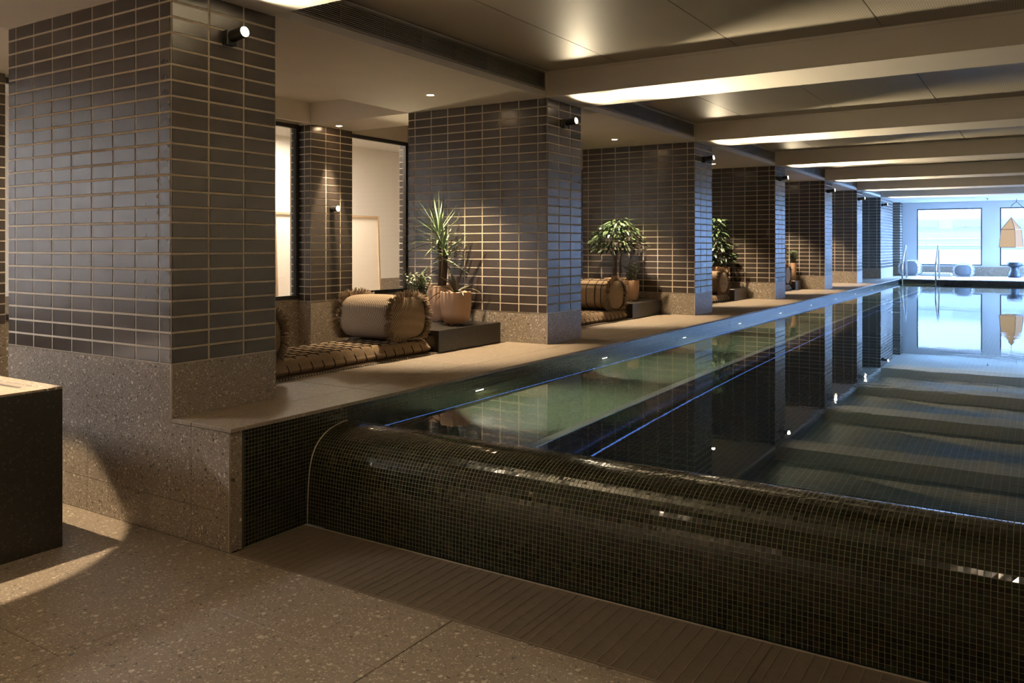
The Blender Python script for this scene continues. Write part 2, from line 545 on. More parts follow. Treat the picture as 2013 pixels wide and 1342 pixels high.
def face_tiles(root, plane, c, cols, individual, mb=None, rows=range(ROWS), z0=BASE, jit=True):
    """plane 'y': face looking towards -Y at y=c, cols are x joints; 'x': face looking towards +X at x=c, cols are y joints."""
    for r in rows:
        zc = z0 + (r + 0.5) * RH
        for a, b in zip(cols[:-1], cols[1:]):
            w, h = abs(b - a) - GAP, RH - GAP
            if w < 0.01: continue
            m = (a + b) / 2
            tilt = Matrix.Rotation(R.uniform(-1, 1) * 0.0022, 4, 'Z') @ Matrix.Rotation(R.uniform(-1, 1) * 0.0022, 4, 'X')
            if plane == 'y': mt = Matrix.Translation((m, c, zc)) @ tilt
            else: mt = Matrix.Translation((c, m, zc)) @ Matrix.Rotation(PI / 2, 4, 'Z') @ tilt
            me = tile_mesh(w, h)
            if individual: inst('tile', me, root, mt)
            else: mb.add([mt @ v.co for v in me.vertices], [tuple(p.vertices) for p in me.polygons])

# ================================================================== SETTING
# ---- floor of the front area, single slabs with open joints
fl = empty('floor', (0, 0, 0)); tag(fl, 'warm brown terrazzo slab floor in front of the spillway', 'floor', kind='structure')
part(fl, MB().box(XWL, XWR, YFRONT, YW, -0.09, -0.008), 'subfloor', M['joint'])
part(fl, MB().box(XWL, XB, YW, YEND, -0.09, 0.0), 'corridor_floor', M['terrazzo_floor'])
xs = [-9.6, -8.2, -7.15, -6.12, -5.1, -4.075, -3.04, -2.0, -0.965, 0.07, 1.1, 2.15, 3.2, 4.8]
for i, (a, b) in enumerate(zip(xs[:-1], xs[1:])):
    off = 1.67 if i % 2 else 2.232
    if b < -3.3: off = 1.67
    if abs(a + 2.0) < 0.01: off = 2.232
    ys = [YW]
    y = off
    while y > YFRONT: ys.append(y); y -= 1.035
    ys.append(YFRONT)
    for y1, y0 in zip(ys[:-1], ys[1:]):
        if y1 - y0 < 0.05: continue
        dz = R.uniform(-0.0006, 0.0006)
        part(fl, MB().cbox(a + 0.0014, b - 0.0014, y0 + 0.0014, y1 - 0.0014, -0.02, dz, 0.0012), 'slab', M['terrazzo_floor'])

# ---- hidden slab added below, keeps sky light from leaking in
tag(MB().box(XWL - 0.1, XWR + 0.15, YFRONT - 0.15, YEND + 0.2, -1.1, -0.95).build('floor_light_block', M['void']), 'hidden slab added below the floor and pool to stop light leaks', 'slab', kind='structure')
# ---- drain channel and grate along the spillway foot
dr = empty('drain_grate', (XC, 2.93, 0)); tag(dr, 'long brown steel drain grate in the floor along the spillway foot', 'grate')
part(dr, MB().box(XC + 0.005, PX1, YW + 0.005, 3.185, -0.07, -0.055), 'channel_bed', M['void'])
gx = [XC + 0.01, -2.52, -1.69, -0.86, -0.03, 0.80, 1.63, 2.46, PX1]
for a, b in zip(gx[:-1], gx[1:]):
    m = MB()
    yy = YW + 0.012
    while yy < 3.17:
        m.box(a + 0.002, b - 0.002, yy, yy + 0.0042, -0.016, -0.001)
        yy += 0.0088
    w = part(dr, m, 'wire_panel', M['grate'], kind='stuff')
    x = a + 0.03
    while x < b - 0.02:
        part(dr, MB().box(x, x + 0.0045, YW + 0.008, 3.178, -0.014, 0.0), 'cross_bar', M['grate'])
        x += 0.058
part(dr, MB().box(XC + 0.002, PX1, YW + 0.0005, YW + 0.007, -0.05, 0.001), 'frame_edge', M['grate'])
part(dr, MB().box(XC + 0.002, PX1, 3.1715, 3.179, -0.05, 0.002), 'frame_edge', M['trim'])

# ---- raised deck with coping slabs
dk = empty('floor_deck', (-4.4, 13.8, DECK)); tag(dk, 'raised terrazzo deck and coping running along the pool and pillars', 'deck', kind='structure')
part(dk, MB().box(XB, XC - 0.02, YW + 0.022, YEND, 0.0, DECK - 0.022), 'deck_core', M['joint'])
part(dk, MB().box(XC - 0.02, PX1 + 0.9, YP1 + 0.02, YEND, -0.2, DECK - 0.022), 'deck_core', M['joint'])
y = YW
k = 0
while y < YP1 - 0.1:
    y2 = min(y + 1.2, YP1)
    if YP1 - y2 < 0.3: y2 = YP1
    part(dk, MB().cbox(-3.655, XC + 0.008, y + 0.0012, y2 - 0.0012, DECK - 0.02, DECK, 0.0015), 'coping_slab', M['terrazzo_deck'])
    y = y2
y = YW
while y < YEND - 0.1:
    y2 = min(y + 1.2, YEND)
    part(dk, MB().cbox(-4.56, -3.658, y + 0.0012, y2 - 0.0012, DECK - 0.02, DECK, 0.0012), 'deck_slab', M['terrazzo_deck'])
    part(dk, MB().cbox(XB, -4.563, y + 0.0012, y2 - 0.0012, DECK - 0.02, DECK, 0.0012), 'deck_slab', M['terrazzo_deck'])
    y = y2
x = -3.655
while x < PX1 + 0.8:
    part(dk, MB().cbox(x + 0.0012, x + 1.2 - 0.0012, YP1, YP1 + 0.5, DECK - 0.02, DECK, 0.0015), 'coping_slab', M['terrazzo_deck'])
    part(dk, MB().cbox(x + 0.0012, x + 1.2 - 0.0012, YP1 + 0.502, YEND, DECK - 0.02, DECK, 0.0012), 'deck_slab', M['terrazzo_deck'])
    x += 1.2

# ---- stone wall facing the camera below the first pillar
sw = empty('wall_deck_front', (-4.4, YW, 0)); tag(sw, 'terrazzo panelled wall end below the first tiled pillar', 'wall', kind='structure')
part(sw, MB().box(XB, XC, YW + 0.012, YW + 0.09, 0, DECK - 0.024), 'wall_core', M['joint'])
g = 0.0012
ZJ = 0.187
def wp(pts): part(sw, MB().prism(pts, 'y', YW + 0.014, YW), 'stone_panel', M['terrazzo'])
for a, b in ((XB, -4.589), (-4.589, -3.656), (-3.656, XC)):
    wp([(a + g, 0.0), (b - g, 0.0), (b - g, ZJ - g), (a + g, ZJ - g)])
wp([(XB + g, ZJ + g), (-4.589 - g, ZJ + g), (-4.589 - g, BASE), (XB + g, BASE)])
wp([(-4.589 + g, ZJ + g), (-3.656 - g, ZJ + g), (-3.656 - g, DECK - 0.022), (XF, DECK - 0.022), (XF, BASE), (-4.589 + g, BASE)])
wp([(-3.656 + g, ZJ + g), (XC - g, ZJ + g), (XC - g, DECK - 0.022), (-3.656 + g, DECK - 0.022)])
part(sw, MB().box(XC - 0.012, XC + 0.001, YW + 0.004, YW + 0.075, 0, DECK - 0.022), 'end_panel', M['terrazzo'])
part(sw, MB().box(XC - 0.006, XC + 0.0015, YW - 0.0015, YW + 0.006, 0, DECK - 0.022), 'edge_trim', M['trim'])
part(sw, MB().box(XF - 0.006, XF + 0.003, YW - 0.0015, YW + 0.006, DECK, BASE + 0.003), 'edge_trim', M['trim'])

# ---- pillars clad in tiles
PNAMES = ['broad dark tiled pillar nearest the camera, beside the stone block',
          'second dark tiled pillar along the pool, behind the spiky dracaena',
          'third tiled pillar along the pool, behind the round leafy tree',
          'fourth tiled pillar along the pool, behind the tall dark shrub',
          'fifth tiled pillar along the pool, behind the pair of narrow pots',
          'sixth slim tiled pillar along the pool, bare alcove before it',
          'last blue lit wall pillar beside the pool ladder']
xjoints = [XB, -5.369, -5.162, -4.955, -4.748, -4.541, -4.334, -4.127, -3.92, XF]
for i, (y0, y1) in enumerate(PILLARS):
    rt = empty('pillar', ((XF + XB) / 2, (y0 + y1) / 2, DECK)); tag(rt, PNAMES[i], 'pillar', kind='structure')
    part(rt, MB().box(XB + 0.006, XF - 0.0015, y0 + 0.0015, y1 - 0.001, DECK - 0.02, SOFF), 'core', M['grout'])
    nc = 3 if i < 6 else 10
    yj = [y0 + (y1 - y0) * j / nc for j in range(nc + 1)]
    if i < 3:
        face_tiles(rt, 'y', y0 + 0.005, xjoints, True)
        face_tiles(rt, 'x', XF - 0.005, yj, True)
    else:
        m = MB()
        face_tiles(rt, 'y', y0 + 0.005, xjoints, False, m)
        face_tiles(rt, 'x', XF - 0.005, yj, False, m)
        part(rt, m, 'tile_cladding', M['glaze'], kind='stuff')
    if i > 0:
        part(rt, MB().cbox(XB, XF - 0.001, y0 - 0.002, y0 + 0.01, DECK, BASE, 0.001), 'skirting_panel', M['terrazzo'])
        part(rt, MB().box(XF - 0.006, XF + 0.004, y0 - 0.0035, y0 + 0.004, DECK, BASE + 0.003), 'edge_trim', M['trim'])
    part(rt, MB().cbox(XF - 0.01, XF + 0.002, y0 + 0.003, y1, DECK, BASE, 0.001), 'skirting_panel', M['terrazzo'])
    part(rt, MB().box(XF - 0.006, XF + 0.0035, y0, y1, BASE, BASE + 0.004), 'skirting_trim', M['trim'])
    part(rt, MB().box(XB, XF, y0 - 0.0035, y0 + 0.006, BASE, BASE + 0.004), 'skirting_trim', M['trim'])

# end pier at the far corner
rt = empty('pillar', (-3.9, 28.3, DECK)); tag(rt, 'narrow tiled corner pier against the end window wall', 'pillar', kind='structure')
part(rt, MB().box(-4.4, -3.755, 28.106, YEND, DECK - 0.02, SOFF), 'core', M['grout'])
m = MB(); face_tiles(rt, 'y', 28.105, [-4.4, -4.19, -3.97, -3.75], False, m); face_tiles(rt, 'x', -3.755, [28.1, 28.35, 28.6], False, m)
part(rt, m, 'tile_cladding', M['glaze'], kind='stuff')
part(rt, MB().box(-4.4, -3.748, 28.097, 28.11, DECK, BASE), 'skirting_panel', M['terrazzo'])
part(rt, MB().box(-3.76, -3.746, 28.1, YEND, DECK, BASE), 'skirting_panel', M['terrazzo'])

# ---- back wall of the corridor: brick panels, pier, dark framed windows
bw = empty('wall_back', (XBACK, 3, 0)); tag(bw, 'dark tiled corridor wall behind the pillars with terrazzo skirting', 'wall', kind='structure')
def wall_run(y0, y1, indiv_cols=0):
    part(bw, MB().box(XBACK - 0.33, XBACK - 0.0015, y0 + 0.004, y1 - 0.004, 0, SOFF + 0.3), 'wall_core', M['grout'])
    n = max(1, round((y1 - y0) / 0.217))
    yj = [y0 + (y1 - y0) * j / n for j in range(n + 1)]
    m = MB()
    face_tiles(bw, 'x', XBACK - 0.005, yj[:n + 1 - indiv_cols], False, m)
    if m.v: part(bw, m, 'tile_cladding', M['glaze'], kind='stuff')
    if indiv_cols: face_tiles(bw, 'x', XBACK - 0.005, yj[n - indiv_cols:], True)
    part(bw, MB().box(XBACK - 0.012, XBACK + 0.002, y0, y1, 0, BASE), 'skirting_panel', M['terrazzo'])
    part(bw, MB().box(XBACK - 0.012, XBACK + 0.0035, y0, y1, BASE, BASE + 0.004), 'skirting_trim', M['trim'])
wall_run(YFRONT, -0.62)
wall_run(2.62, 3.36, 3)
wall_run(8.48, YEND)
# pier between the windows
YQ0, YQ1 = 6.585, 7.25
pr_ = empty('pillar', (XBACK, 6.9, 0)); tag(pr_, 'tiled pier between two dark framed windows, lit by a downlight', 'pillar', kind='structure')
part(pr_, MB().box(XBACK - 0.33, XBACK - 0.0015, YQ0 + 0.0015, YQ1 - 0.004, 0, SOFF + 0.3), 'core', M['grout'])
face_tiles(pr_, 'x', XBACK - 0.005, [YQ0, 6.82, 7.05, YQ1], True)
face_tiles(pr_, 'y', YQ0 + 0.005, [XBACK - 0.33, XBACK - 0.31, XBACK - 0.1, XBACK], True)
part(pr_, MB().box(XBACK - 0.012, XBACK + 0.003, YQ0, YQ1, 0, BASE), 'skirting_panel', M['terrazzo'])
part(pr_, MB().box(XBACK - 0.22, XBACK + 0.002, YQ0 - 0.003, YQ0 + 0.01, 0, BASE), 'skirting_panel', M['terrazzo'])
part(pr_, MB().box(XBACK - 0.012, XBACK + 0.0045, YQ0, YQ1, BASE, BASE + 0.004), 'skirting_trim', M['trim'])
# far reveal seen through the second window
m = MB(); face_tiles(bw, 'y', 8.484, [XBACK - 0.33, XBACK - 0.24, XBACK], False, m); part(bw, m, 'tile_cladding', M['glaze'], kind='stuff')
def dark_window(n, y0, y1, label):
    w = empty('window_%d' % n, (XBACK - 0.2, (y0 + y1) / 2, BASE)); tag(w, label, 'window', kind='structure')
    xw = XBACK - 0.2
    z0, z1, t = 0.905, 2.865, 0.045
    part(w, MB().box(xw - 0.03, xw + 0.02, y0, y0 + t, z0, z1), 'window_frame', M['frame_dark'])
    part(w, MB().box(xw - 0.03, xw + 0.02, y1 - t, y1, z0, z1), 'window_frame', M['frame_dark'])
    part(w, MB().box(xw - 0.03, xw + 0.02, y0 + t, y1 - t, z0, z0 + t), 'window_frame', M['frame_dark'])
    part(w, MB().box(xw - 0.03, xw + 0.02, y0 + t, y1 - t, z1 - t, z1), 'window_frame', M['frame_dark'])
    part(w, MB().box(xw - 0.004, xw + 0.004, y0 + t, y1 - t, z0 + t, z1 - t), 'pane', M['glass'])
    part(w, MB().box(xw - 0.1, xw + 0.012, y0, y1, 0, z0 - 0.001), 'apron_panel', M['terrazzo'])
    part(w, MB().box(xw - 0.1, xw + 0.012, y0, y1, z1 + 0.001, CEIL), 'head_panel', M['plaster'])
dark_window(9, -0.62, 2.62, 'dark framed window hidden to the left of the first pillar')
dark_window(1, 3.36, YQ0 - 0.002, 'dark framed window onto the white room, half hidden by the first pillar')
dark_window(2, YQ1, 8.48, 'dark framed window with the leaning white board behind it')
# white room behind
wr = tag(MB().box(-9.7, -9.6, YFRONT, YEND + 0.2, -1.0, 3.45).build('wall_left', M['white']), 'plain white wall of the room behind the dark windows', 'wall', kind='structure')
tag(MB().box(-9.6, -9.585, -2.5, 12.0, 0, 0.95).build('baseboard_left', M['terrazzo']), 'terrazzo dado at the foot of the white room wall', 'dado', kind='structure')
tag(MB().box(-9.7, XBACK - 0.33, 12.0, 12.1, 0, 3.3).build('wall_left_end', M['white']), 'white end wall of the room behind the windows', 'wall', kind='structure')
tag(MB().box(-9.7, XBACK - 0.33, -2.6, -2.5, 0, 3.3).build('wall_left_near', M['white']), 'white near end wall of the room behind the windows', 'wall', kind='structure')
# leaning board
lb = empty('leaning_board', (-8.7, 9.3, 0.0)); tag(lb, 'large white board in a pale wood edge leaning inside the window', 'board')
def lean(p): return p
m = MB().box(-0.012, 0.012, -1.0, 1.0, 0, 1.93); b1 = m.build('canvas', M['canvas'], lb)
for (a0, a1, z0, z1) in ((-1.03, -1.0, 0, 1.96), (1.0, 1.03, 0, 1.96), (-1.0, 1.0, 1.93, 1.96)):
    MB().box(-0.02, 0.025, a0, a1, z0, z1).build('frame', M['wood'], lb)
lb.location = (-8.55, 8.62, 0.0)
lb.rotation_euler = (0, math.radians(-2.5), 0)

# ---- enclosing walls (out of view)
# side wall: (y0, y1, z0, z1) of each unseen window, added for blue daylight
RWIN = [(23.3, 25.7, 0.62, 2.80), (26.0, 28.4, 0.62, 2.80)]
RNM = ['added tall side window before the last pillar, outside the view', 'added tall side window beside the end wall, outside the view']
rw = empty('wall_right', (XWR, 13, 0)); tag(rw, 'side wall with added daylight windows beyond the pool, outside the view', 'wall', kind='structure')
ya = YFRONT
for (a, b, z0, z1) in RWIN + [(YEND + 0.2, YEND + 0.2, 0, 0)]:
    part(rw, MB().box(XWR, XWR + 0.15, ya, a, -1.0, 3.45), 'wall_pier', M['plaster'])
    if b > a:
        part(rw, MB().box(XWR, XWR + 0.15, a, b, -1.0, z0), 'wall_apron', M['plaster'])
        part(rw, MB().box(XWR, XWR + 0.15, a, b, z1, 3.45), 'wall_head', M['plaster'])
    ya = b
for i, (a, b, z0, z1) in enumerate(RWIN):
    w = empty('window_%d' % (i + 6), (XWR, (a + b) / 2, z0)); tag(w, RNM[i], 'window', kind='structure')
    for (y0, y1, q0, q1) in ((a, a + 0.04, z0, z1), (b - 0.04, b, z0, z1), (a + 0.04, b - 0.04, z0, z0 + 0.04), (a + 0.04, b - 0.04, z1 - 0.04, z1)):
        part(w, MB().box(XWR + 0.02, XWR + 0.07, y0, y1, q0, q1), 'window_frame', M['frame_dark'])
    part(w, MB().box(XWR + 0.04, XWR + 0.046, a + 0.04, b - 0.04, z0 + 0.04, z1 - 0.04), 'pane', M['glass'])
    portal((XWR + 0.1, (a + b) / 2, (z0 + z1) / 2), (0, PI / 2, 0), z1 - z0, b - a)
tag(MB().box(XWL - 0.1, XWR + 0.15, YFRONT - 0.15, YFRONT, -1.0, 3.45).build('wall_front', M['plaster']), 'plain wall behind the photographer', 'wall', kind='structure')

# ---- ceiling
ce = empty('ceiling', (0, 13, SOFF)); tag(ce, 'stepped warm plaster ceiling with perforated metal panels between beams', 'ceiling', kind='structure')
part(ce, MB().box(XWL, XWR, YFRONT, YEND, 3.3, 3.45), 'slab_above', M['plaster'])
part(ce, MB().box(XB, XF, YFRONT, YEND, SOFF, SOFF + 0.03), 'soffit', M['plaster'])
part(ce, MB().box(XF, XWR, YFRONT, 2.68, SOFF, SOFF + 0.03), 'soffit', M['plaster'])
part(ce, MB().box(XF, XWR, 25.6, YEND, SOFF, SOFF + 0.03), 'soffit', M['white'])
part(ce, MB().box(XF - 0.03, XF, 2.68, 25.6, SOFF + 0.03, CEIL + 0.01), 'bulkhead', M['plaster'])
part(ce, MB().box(XB, XB + 0.03, YFRONT, YEND, SOFF + 0.03, CEIL), 'coffer_side', M['plaster'])
part(ce, MB().box(XBACK - 0.25, XB + 0.03, YFRONT, YEND, CEIL, CEIL + 0.03), 'coffer_top', M['plaster'])
part(ce, MB().box(XBACK - 0.06, XBACK - 0.0, YFRONT, YQ0, SOFF + 0.012, CEIL), 'coffer_side', M['plaster'])
part(ce, MB().box(-9.6, XBACK - 0.25, -2.5, 12.0, 3.15, 3.2), 'back_room_ceiling', M['white'])
for (y0, y1) in PILLARS[:6] + [(YQ0, YQ1)]:
    if abs(y0 - 6.56) < 0.01: continue
    part(ce, MB().box(XBACK - 0.25, XB, y0, y1, SOFF, CEIL), 'cross_soffit', M['plaster'])
# perforated panels, one object each
pxs = [XF, -3.11, -2.053, -0.99, 0.07, 1.13, 2.19, 3.25, XWR]
bays = [(a[1], b[0]) for a, b in zip(PILLARS[:-1], PILLARS[1:])]
for (y0, y1) in bays:
    for a, b in zip(pxs[:-1], pxs[1:]):
        part(ce, MB().box(a + 0.003, b - 0.003, y0 - 0.02, y1 + 0.02, CEIL, CEIL + 0.02), 'ceiling_panel', M['panel'])
    part(ce, MB().box(XF, XWR, y0, y1, CEIL + 0.06, CEIL + 0.08), 'void_liner', M['void'])
    part(ce, MB().box(XF, XWR, y1 - 0.012, y1, CEIL - 0.024, CEIL - 0.001), 'shadow_trim', M['plaster'])
BN = ['nearest ceiling beam over the first pillar', 'wide ceiling beam over the second pillar with a bright underside', 'third ceiling beam from the camera crossing the pool',
      'fourth ceiling beam from the camera crossing the pool', 'fifth ceiling beam from the camera crossing the pool', 'sixth ceiling beam from the camera crossing the pool', 'last ceiling beam before the end windows']
for i, (y0, y1) in enumerate(PILLARS):
    y1 = min(y1, y0 + 0.68)
    tag(MB().cbox(XF - 0.02, XWR, y0, y1, SOFF - 0.001, CEIL + 0.05, 0.004).build('beam', M['plaster']), BN[i], 'beam', kind='structure')

# ---- linear air grilles in the bulkhead
GN = ['long slatted air grille beside the nearest bulkhead', 'slatted air grille between the second and third pillars', 'slatted air grille between the third and fourth pillars',
      'slatted air grille between the fourth and fifth pillars', 'small far slatted air grille between the fifth and sixth pillars', 'farthest slatted air grille before the last pillar']
for i, (y0, y1) in enumerate(bays):
    gr = empty('air_grille', (XF, (y0 + y1) / 2, 2.995)); tag(gr, GN[i], 'grille', 'ceiling air grilles')
    a, b, z0, z1 = y0 + 0.1, y1 - 0.07, 2.925, 3.068
    part(gr, MB().box(XF - 0.004, XF + 0.001, a, b, z0, z1), 'backing', M['void'])
    ns = 11
    for k in range(ns):
        zc = z0 + (z1 - z0) * (k + 0.5) / ns
        part(gr, MB().box(XF, XF + 0.016, a + 0.006, b - 0.006, zc - 0.0026, zc + 0.0026), 'slat', M['grille'])
    yy = a + 0.42
    while yy < b - 0.1:
        part(gr, MB().box(XF, XF + 0.012, yy, yy + 0.006, z0, z1), 'mullion', M['grille'])
        yy += 0.42
    for (q0, q1, r0, r1) in ((a - 0.012, b + 0.012, z1, z1 + 0.014), (a - 0.012, b + 0.012, z0 - 0.012, z0), (a - 0.012, a, z0, z1), (b, b + 0.012, z0, z1)):
        part(gr, MB().box(XF, XF + 0.014, q0, q1, r0, r1), 'frame', M['grille'])

# ---- pool shell
po = empty('pool', (0, 14, -0.63)); tag(po, 'long dark mosaic pool basin with underwater bench along the pillars', 'pool', kind='structure')
ZB, ZF = WATER - 0.54, WATER - 1.14
part(po, MB().box(XC - 0.02, PX1, 3.0, YP1, ZF - 0.1, ZF), 'pool_bed', M['pool_floor'])
part(po, MB().box(XC - 0.06, XC - 0.001, 3.5, YP1, ZF, DECK - 0.0205), 'side_wall', M['pool_wall'])
part(po, MB().box(XC, PX1, YP1 - 0.0, YP1 + 0.05, ZF, DECK - 0.0205), 'end_wall', M['pool_wall'])
part(po, MB().box(PX1, PX1 + 0.05, 3.2, YP1, ZF, DECK - 0.0205), 'side_wall', M['pool_wall'])
part(po, MB().box(XC, -2.43, 3.56, YP1, ZF, ZB), 'bench', M['pool_bench'])
part(po, MB().box(-2.43, PX1, 3.56, 4.01, ZF, ZB), 'bench', M['pool_bench'])
part(po, MB().box(-2.4305, -2.427, 4.01, YP1, ZF, ZB - 0.021), 'bench_face', M['pool_wall'])
part(po, MB().box(-2.43, PX1, 4.0095, 4.013, ZF, ZB - 0.021), 'bench_face', M['pool_wall'])
part(po, MB().box(-2.49, -2.428, 4.008, YP1, ZB - 0.02, ZB + 0.002), 'step_edge', M['bench_trim'])
part(po, MB().box(-2.49, PX1, 3.95, 4.0125, ZB - 0.02, ZB + 0.002), 'step_edge', M['bench_trim'])
part(po, MB().box(-2.376, -2.362, 4.57, YP1, ZF, ZF + 0.003), 'lane_line', M['led_floor'])
part(po, MB().box(-2.376, PX1, 4.563, 4.577, ZF, ZF + 0.003), 'lane_line', M['led_floor'])
tag(MB().box(PX1 + 0.05, XWR, 3.2, YEND, -0.2, DECK).build('floor_deck_far', M['terrazzo_deck']), 'deck along the far side of the pool outside the view', 'deck', kind='structure')
tag(MB().box(PX1 + 0.0, XWR, YW, 3.25, -0.2, DECK).build('floor_deck_end', M['terrazzo_deck']), 'deck end beyond the spillway outside the view', 'deck', kind='structure')

# ---- spillway: rounded overflow wall of small mosaic tiles
sp = empty('spillway', (-1.5, 3.2, 0)); tag(sp, 'rounded overflow wall of small wet dark mosaic tiles', 'pool wall', kind='structure')
prof = [(3.192, 0.0), (3.194, 0.1), (3.199, 0.2), (3.206, 0.27), (3.217, 0.325), (3.235, 0.375), (3.262, 0.415), (3.30, 0.449), (3.345, 0.474), (3.395, 0.491), (3.445, 0.5005), (3.49, 0.503), (3.53, 0.498), (3.556, 0.480), (3.566, 0.45), (3.568, 0.2)]
# dense smooth profile
dense = []
for i in range(len(prof) - 1):
    p0 = prof[max(0, i - 1)]; p1 = prof[i]; p2 = prof[i + 1]; p3 = prof[min(len(prof) - 1, i + 2)]
    for k in range(8):
        t = k / 8
        dense.append(tuple(0.5 * ((2 * p1[j]) + (-p0[j] + p2[j]) * t + (2 * p0[j] - 5 * p1[j] + 4 * p2[j] - p3[j]) * t * t + (-p0[j] + 3 * p1[j] - 3 * p2[j] + p3[j]) * t ** 3) for j in (0, 1)))
dense.append(prof[-1])
cum = [0]
for a, b in zip(dense[:-1], dense[1:]): cum.append(cum[-1] + math.hypot(b[0] - a[0], b[1] - a[1]))
def prof_at(s):
    for i in range(len(cum) - 1):
        if cum[i + 1] >= s or i == len(cum) - 2:
            t = (s - cum[i]) / max(1e-9, cum[i + 1] - cum[i])
            a, b = dense[i], dense[i + 1]
            d = (b[0] - a[0], b[1] - a[1]); l = math.hypot(*d)
            return (a[0] + d[0] * t, a[1] + d[1] * t), (-d[1] / l, d[0] / l)
PIT = 0.0203
core = [(p[0] + 0.0035 * 0, p[1]) for p in dense] + [(3.568, -0.3), (3.3, -0.3), (3.192, -0.08)]
m = MB()
n = len(dense)
vs, fs = [], []
for x in (XC + 0.001, PX1):
    for p in dense: vs.append((x, p[0], p[1]))
for i in range(n - 1): fs.append((i, n + i, n + i + 1, i + 1))
fs.append(tuple(range(n)))
m.add(vs, fs)
part(sp, m, 'grout_bed', M['mosaic_grout'], smooth=False)
part(sp, MB().tube([(XC + 0.003, p[0] - 0.0015, p[1] + 0.001) for p in dense[:92:2]], 0.0035, 6), 'edge_trim', M['trim'])
nrow = int(cum[-1] * 0.9 / PIT)
ncol = int((1.2 - XC) / PIT)
big, cand = MB(), []
def mosaic_tile(mb, x0, s0, th=0.0009, gw=0.0017):
    xa, xb = x0 + gw / 2 + 0.001, x0 + PIT - gw / 2 + 0.001
    (pa, na), (pb, nb) = prof_at(s0 + gw / 2), prof_at(s0 + PIT - gw / 2)
    base = [(xa, pa[0], pa[1]), (xb, pa[0], pa[1]), (xb, pb[0], pb[1]), (xa, pb[0], pb[1])]
    j = [th + R.uniform(-0.00035, 0.00035) for _ in range(4)]
    e = 0.0007
    tops = []
    for i, (x, p, nn) in enumerate(((xa + e, pa, na), (xb - e, pa, na), (xb - e, pb, nb), (xa + e, pb, nb))):
        # outward normal: towards the camera (-Y) on the face, up on the crest
        tops.append((x, p[0] + nn[0] * j[i], p[1] + nn[1] * j[i]))
    mb.add(base + tops, [(0, 1, 5, 4), (1, 2, 6, 5), (2, 3, 7, 6), (3, 0, 4, 7), (4, 5, 6, 7)])
single = set()
for rr in range(5, 15):
    for c_ in range(int((-0.95 - XC) / PIT), int((-0.95 - XC) / PIT) + 30): single.add((rr, c_))
for rr in range(nrow):
    for c_ in range(ncol):
        if (rr, c_) in single:
            t_ = MB(); mosaic_tile(t_, XC + c_ * PIT, rr * PIT)
            part(sp, t_, 'mosaic_tile', M['mosaic'])
        else:
            mosaic_tile(big, XC + c_ * PIT, rr * PIT)
part(sp, big, 'mosaic_cladding', M['mosaic'], kind='stuff')

# mosaic on the end of the side wall, outside and just inside the spillway
mo = empty('wall_pool_side', (XC, 3.2, 0)); tag(mo, 'small dark mosaic wall between the stone edge and the spillway', 'pool wall', kind='structure')
part(mo, MB().box(XC - 0.03, XC - 0.002, YW + 0.075, 3.5, -0.06, DECK - 0.0205), 'grout_bed', M['mosaic_grout'])
m = MB()
y = YW + 0.077
while y < 5.6:
    z = 0.0
    while z < DECK - 0.022 - PIT * 0.5:
        if not (y > 3.56 and z < ZB):
            z1 = min(z + PIT, DECK - 0.0215)
            gw, e = 0.0019, 0.0006
            xx = XC - 0.002 if y < 3.5 else XC - 0.001
            j = [0.0008 + R.uniform(-0.0003, 0.0003) for _ in range(4)]
            q = [(y + gw/2, z + gw/2), (y + PIT - gw/2, z + gw/2), (y + PIT - gw/2, z1 - gw/2), (y + gw/2, z1 - gw/2)]
            cq = ((y + PIT/2), (z + z1) / 2)
            base = [(xx, a, b) for a, b in q]
            top = [(xx + jj, a + (e if a < cq[0] else -e), b + (e if b < cq[1] else -e)) for jj, (a, b) in zip(j, q)]
            m.add(base + top, [(0, 1, 5, 4), (1, 2, 6, 5), (2, 3, 7, 6), (3, 0, 4, 7), (4, 5, 6, 7)])
        z += PIT
    y += PIT
part(mo, m, 'mosaic_cladding', M['mosaic'], kind='stuff')

# ---- water
m = MB()
m.add([(XC, 3.50, WATER), (PX1, 3.50, WATER), (PX1, YP1, WATER), (XC, YP1, WATER)], [(0, 1, 2, 3)])
tag(m.build('water', M['water']), 'still clear pool water brimming over the spillway lip', 'water', kind='structure')

part(po, MB().box(XC + 0.0003, XC + 0.003, 3.58, YP1, DECK - 0.0208, DECK - 0.0201), 'led_strip', M['led'])
# underwater wall lamps
y, k = 4.80, 0
LORD = ['nearest the spillway', 'second from the spillway', 'third from the spillway', 'fourth from the spillway', 'fifth from the spillway', 'sixth from the spillway', 'seventh from the spillway', 'eighth from the spillway', 'ninth from the spillway', 'tenth from the spillway', 'at the far end of the pool']
while y < 24.9 and k < 11:
    lm = empty('pool_lamp', (XC, y, 0.42)); tag(lm, 'small lit lamp under the coping at the waterline, ' + LORD[k], 'lamp', 'underwater wall lamps')
    part(lm, MB().cbox(XC - 0.001, XC + 0.016, y - 0.055, y + 0.055, 0.425, 0.46, 0.004), 'housing', M['steel'])
    part(lm, MB().box(XC + 0.0155, XC + 0.0175, y - 0.045, y + 0.045, 0.429, 0.456), 'lens', M['lens_pool'])
    spot('pool_lamp_light', (XC + 0.04, y, 0.44), (0.5, 0.28, -0.8), 14.0, 118, 0.8, (1.0, 0.95, 0.66), 0.03, lm)
    y += 1.975; k += 1
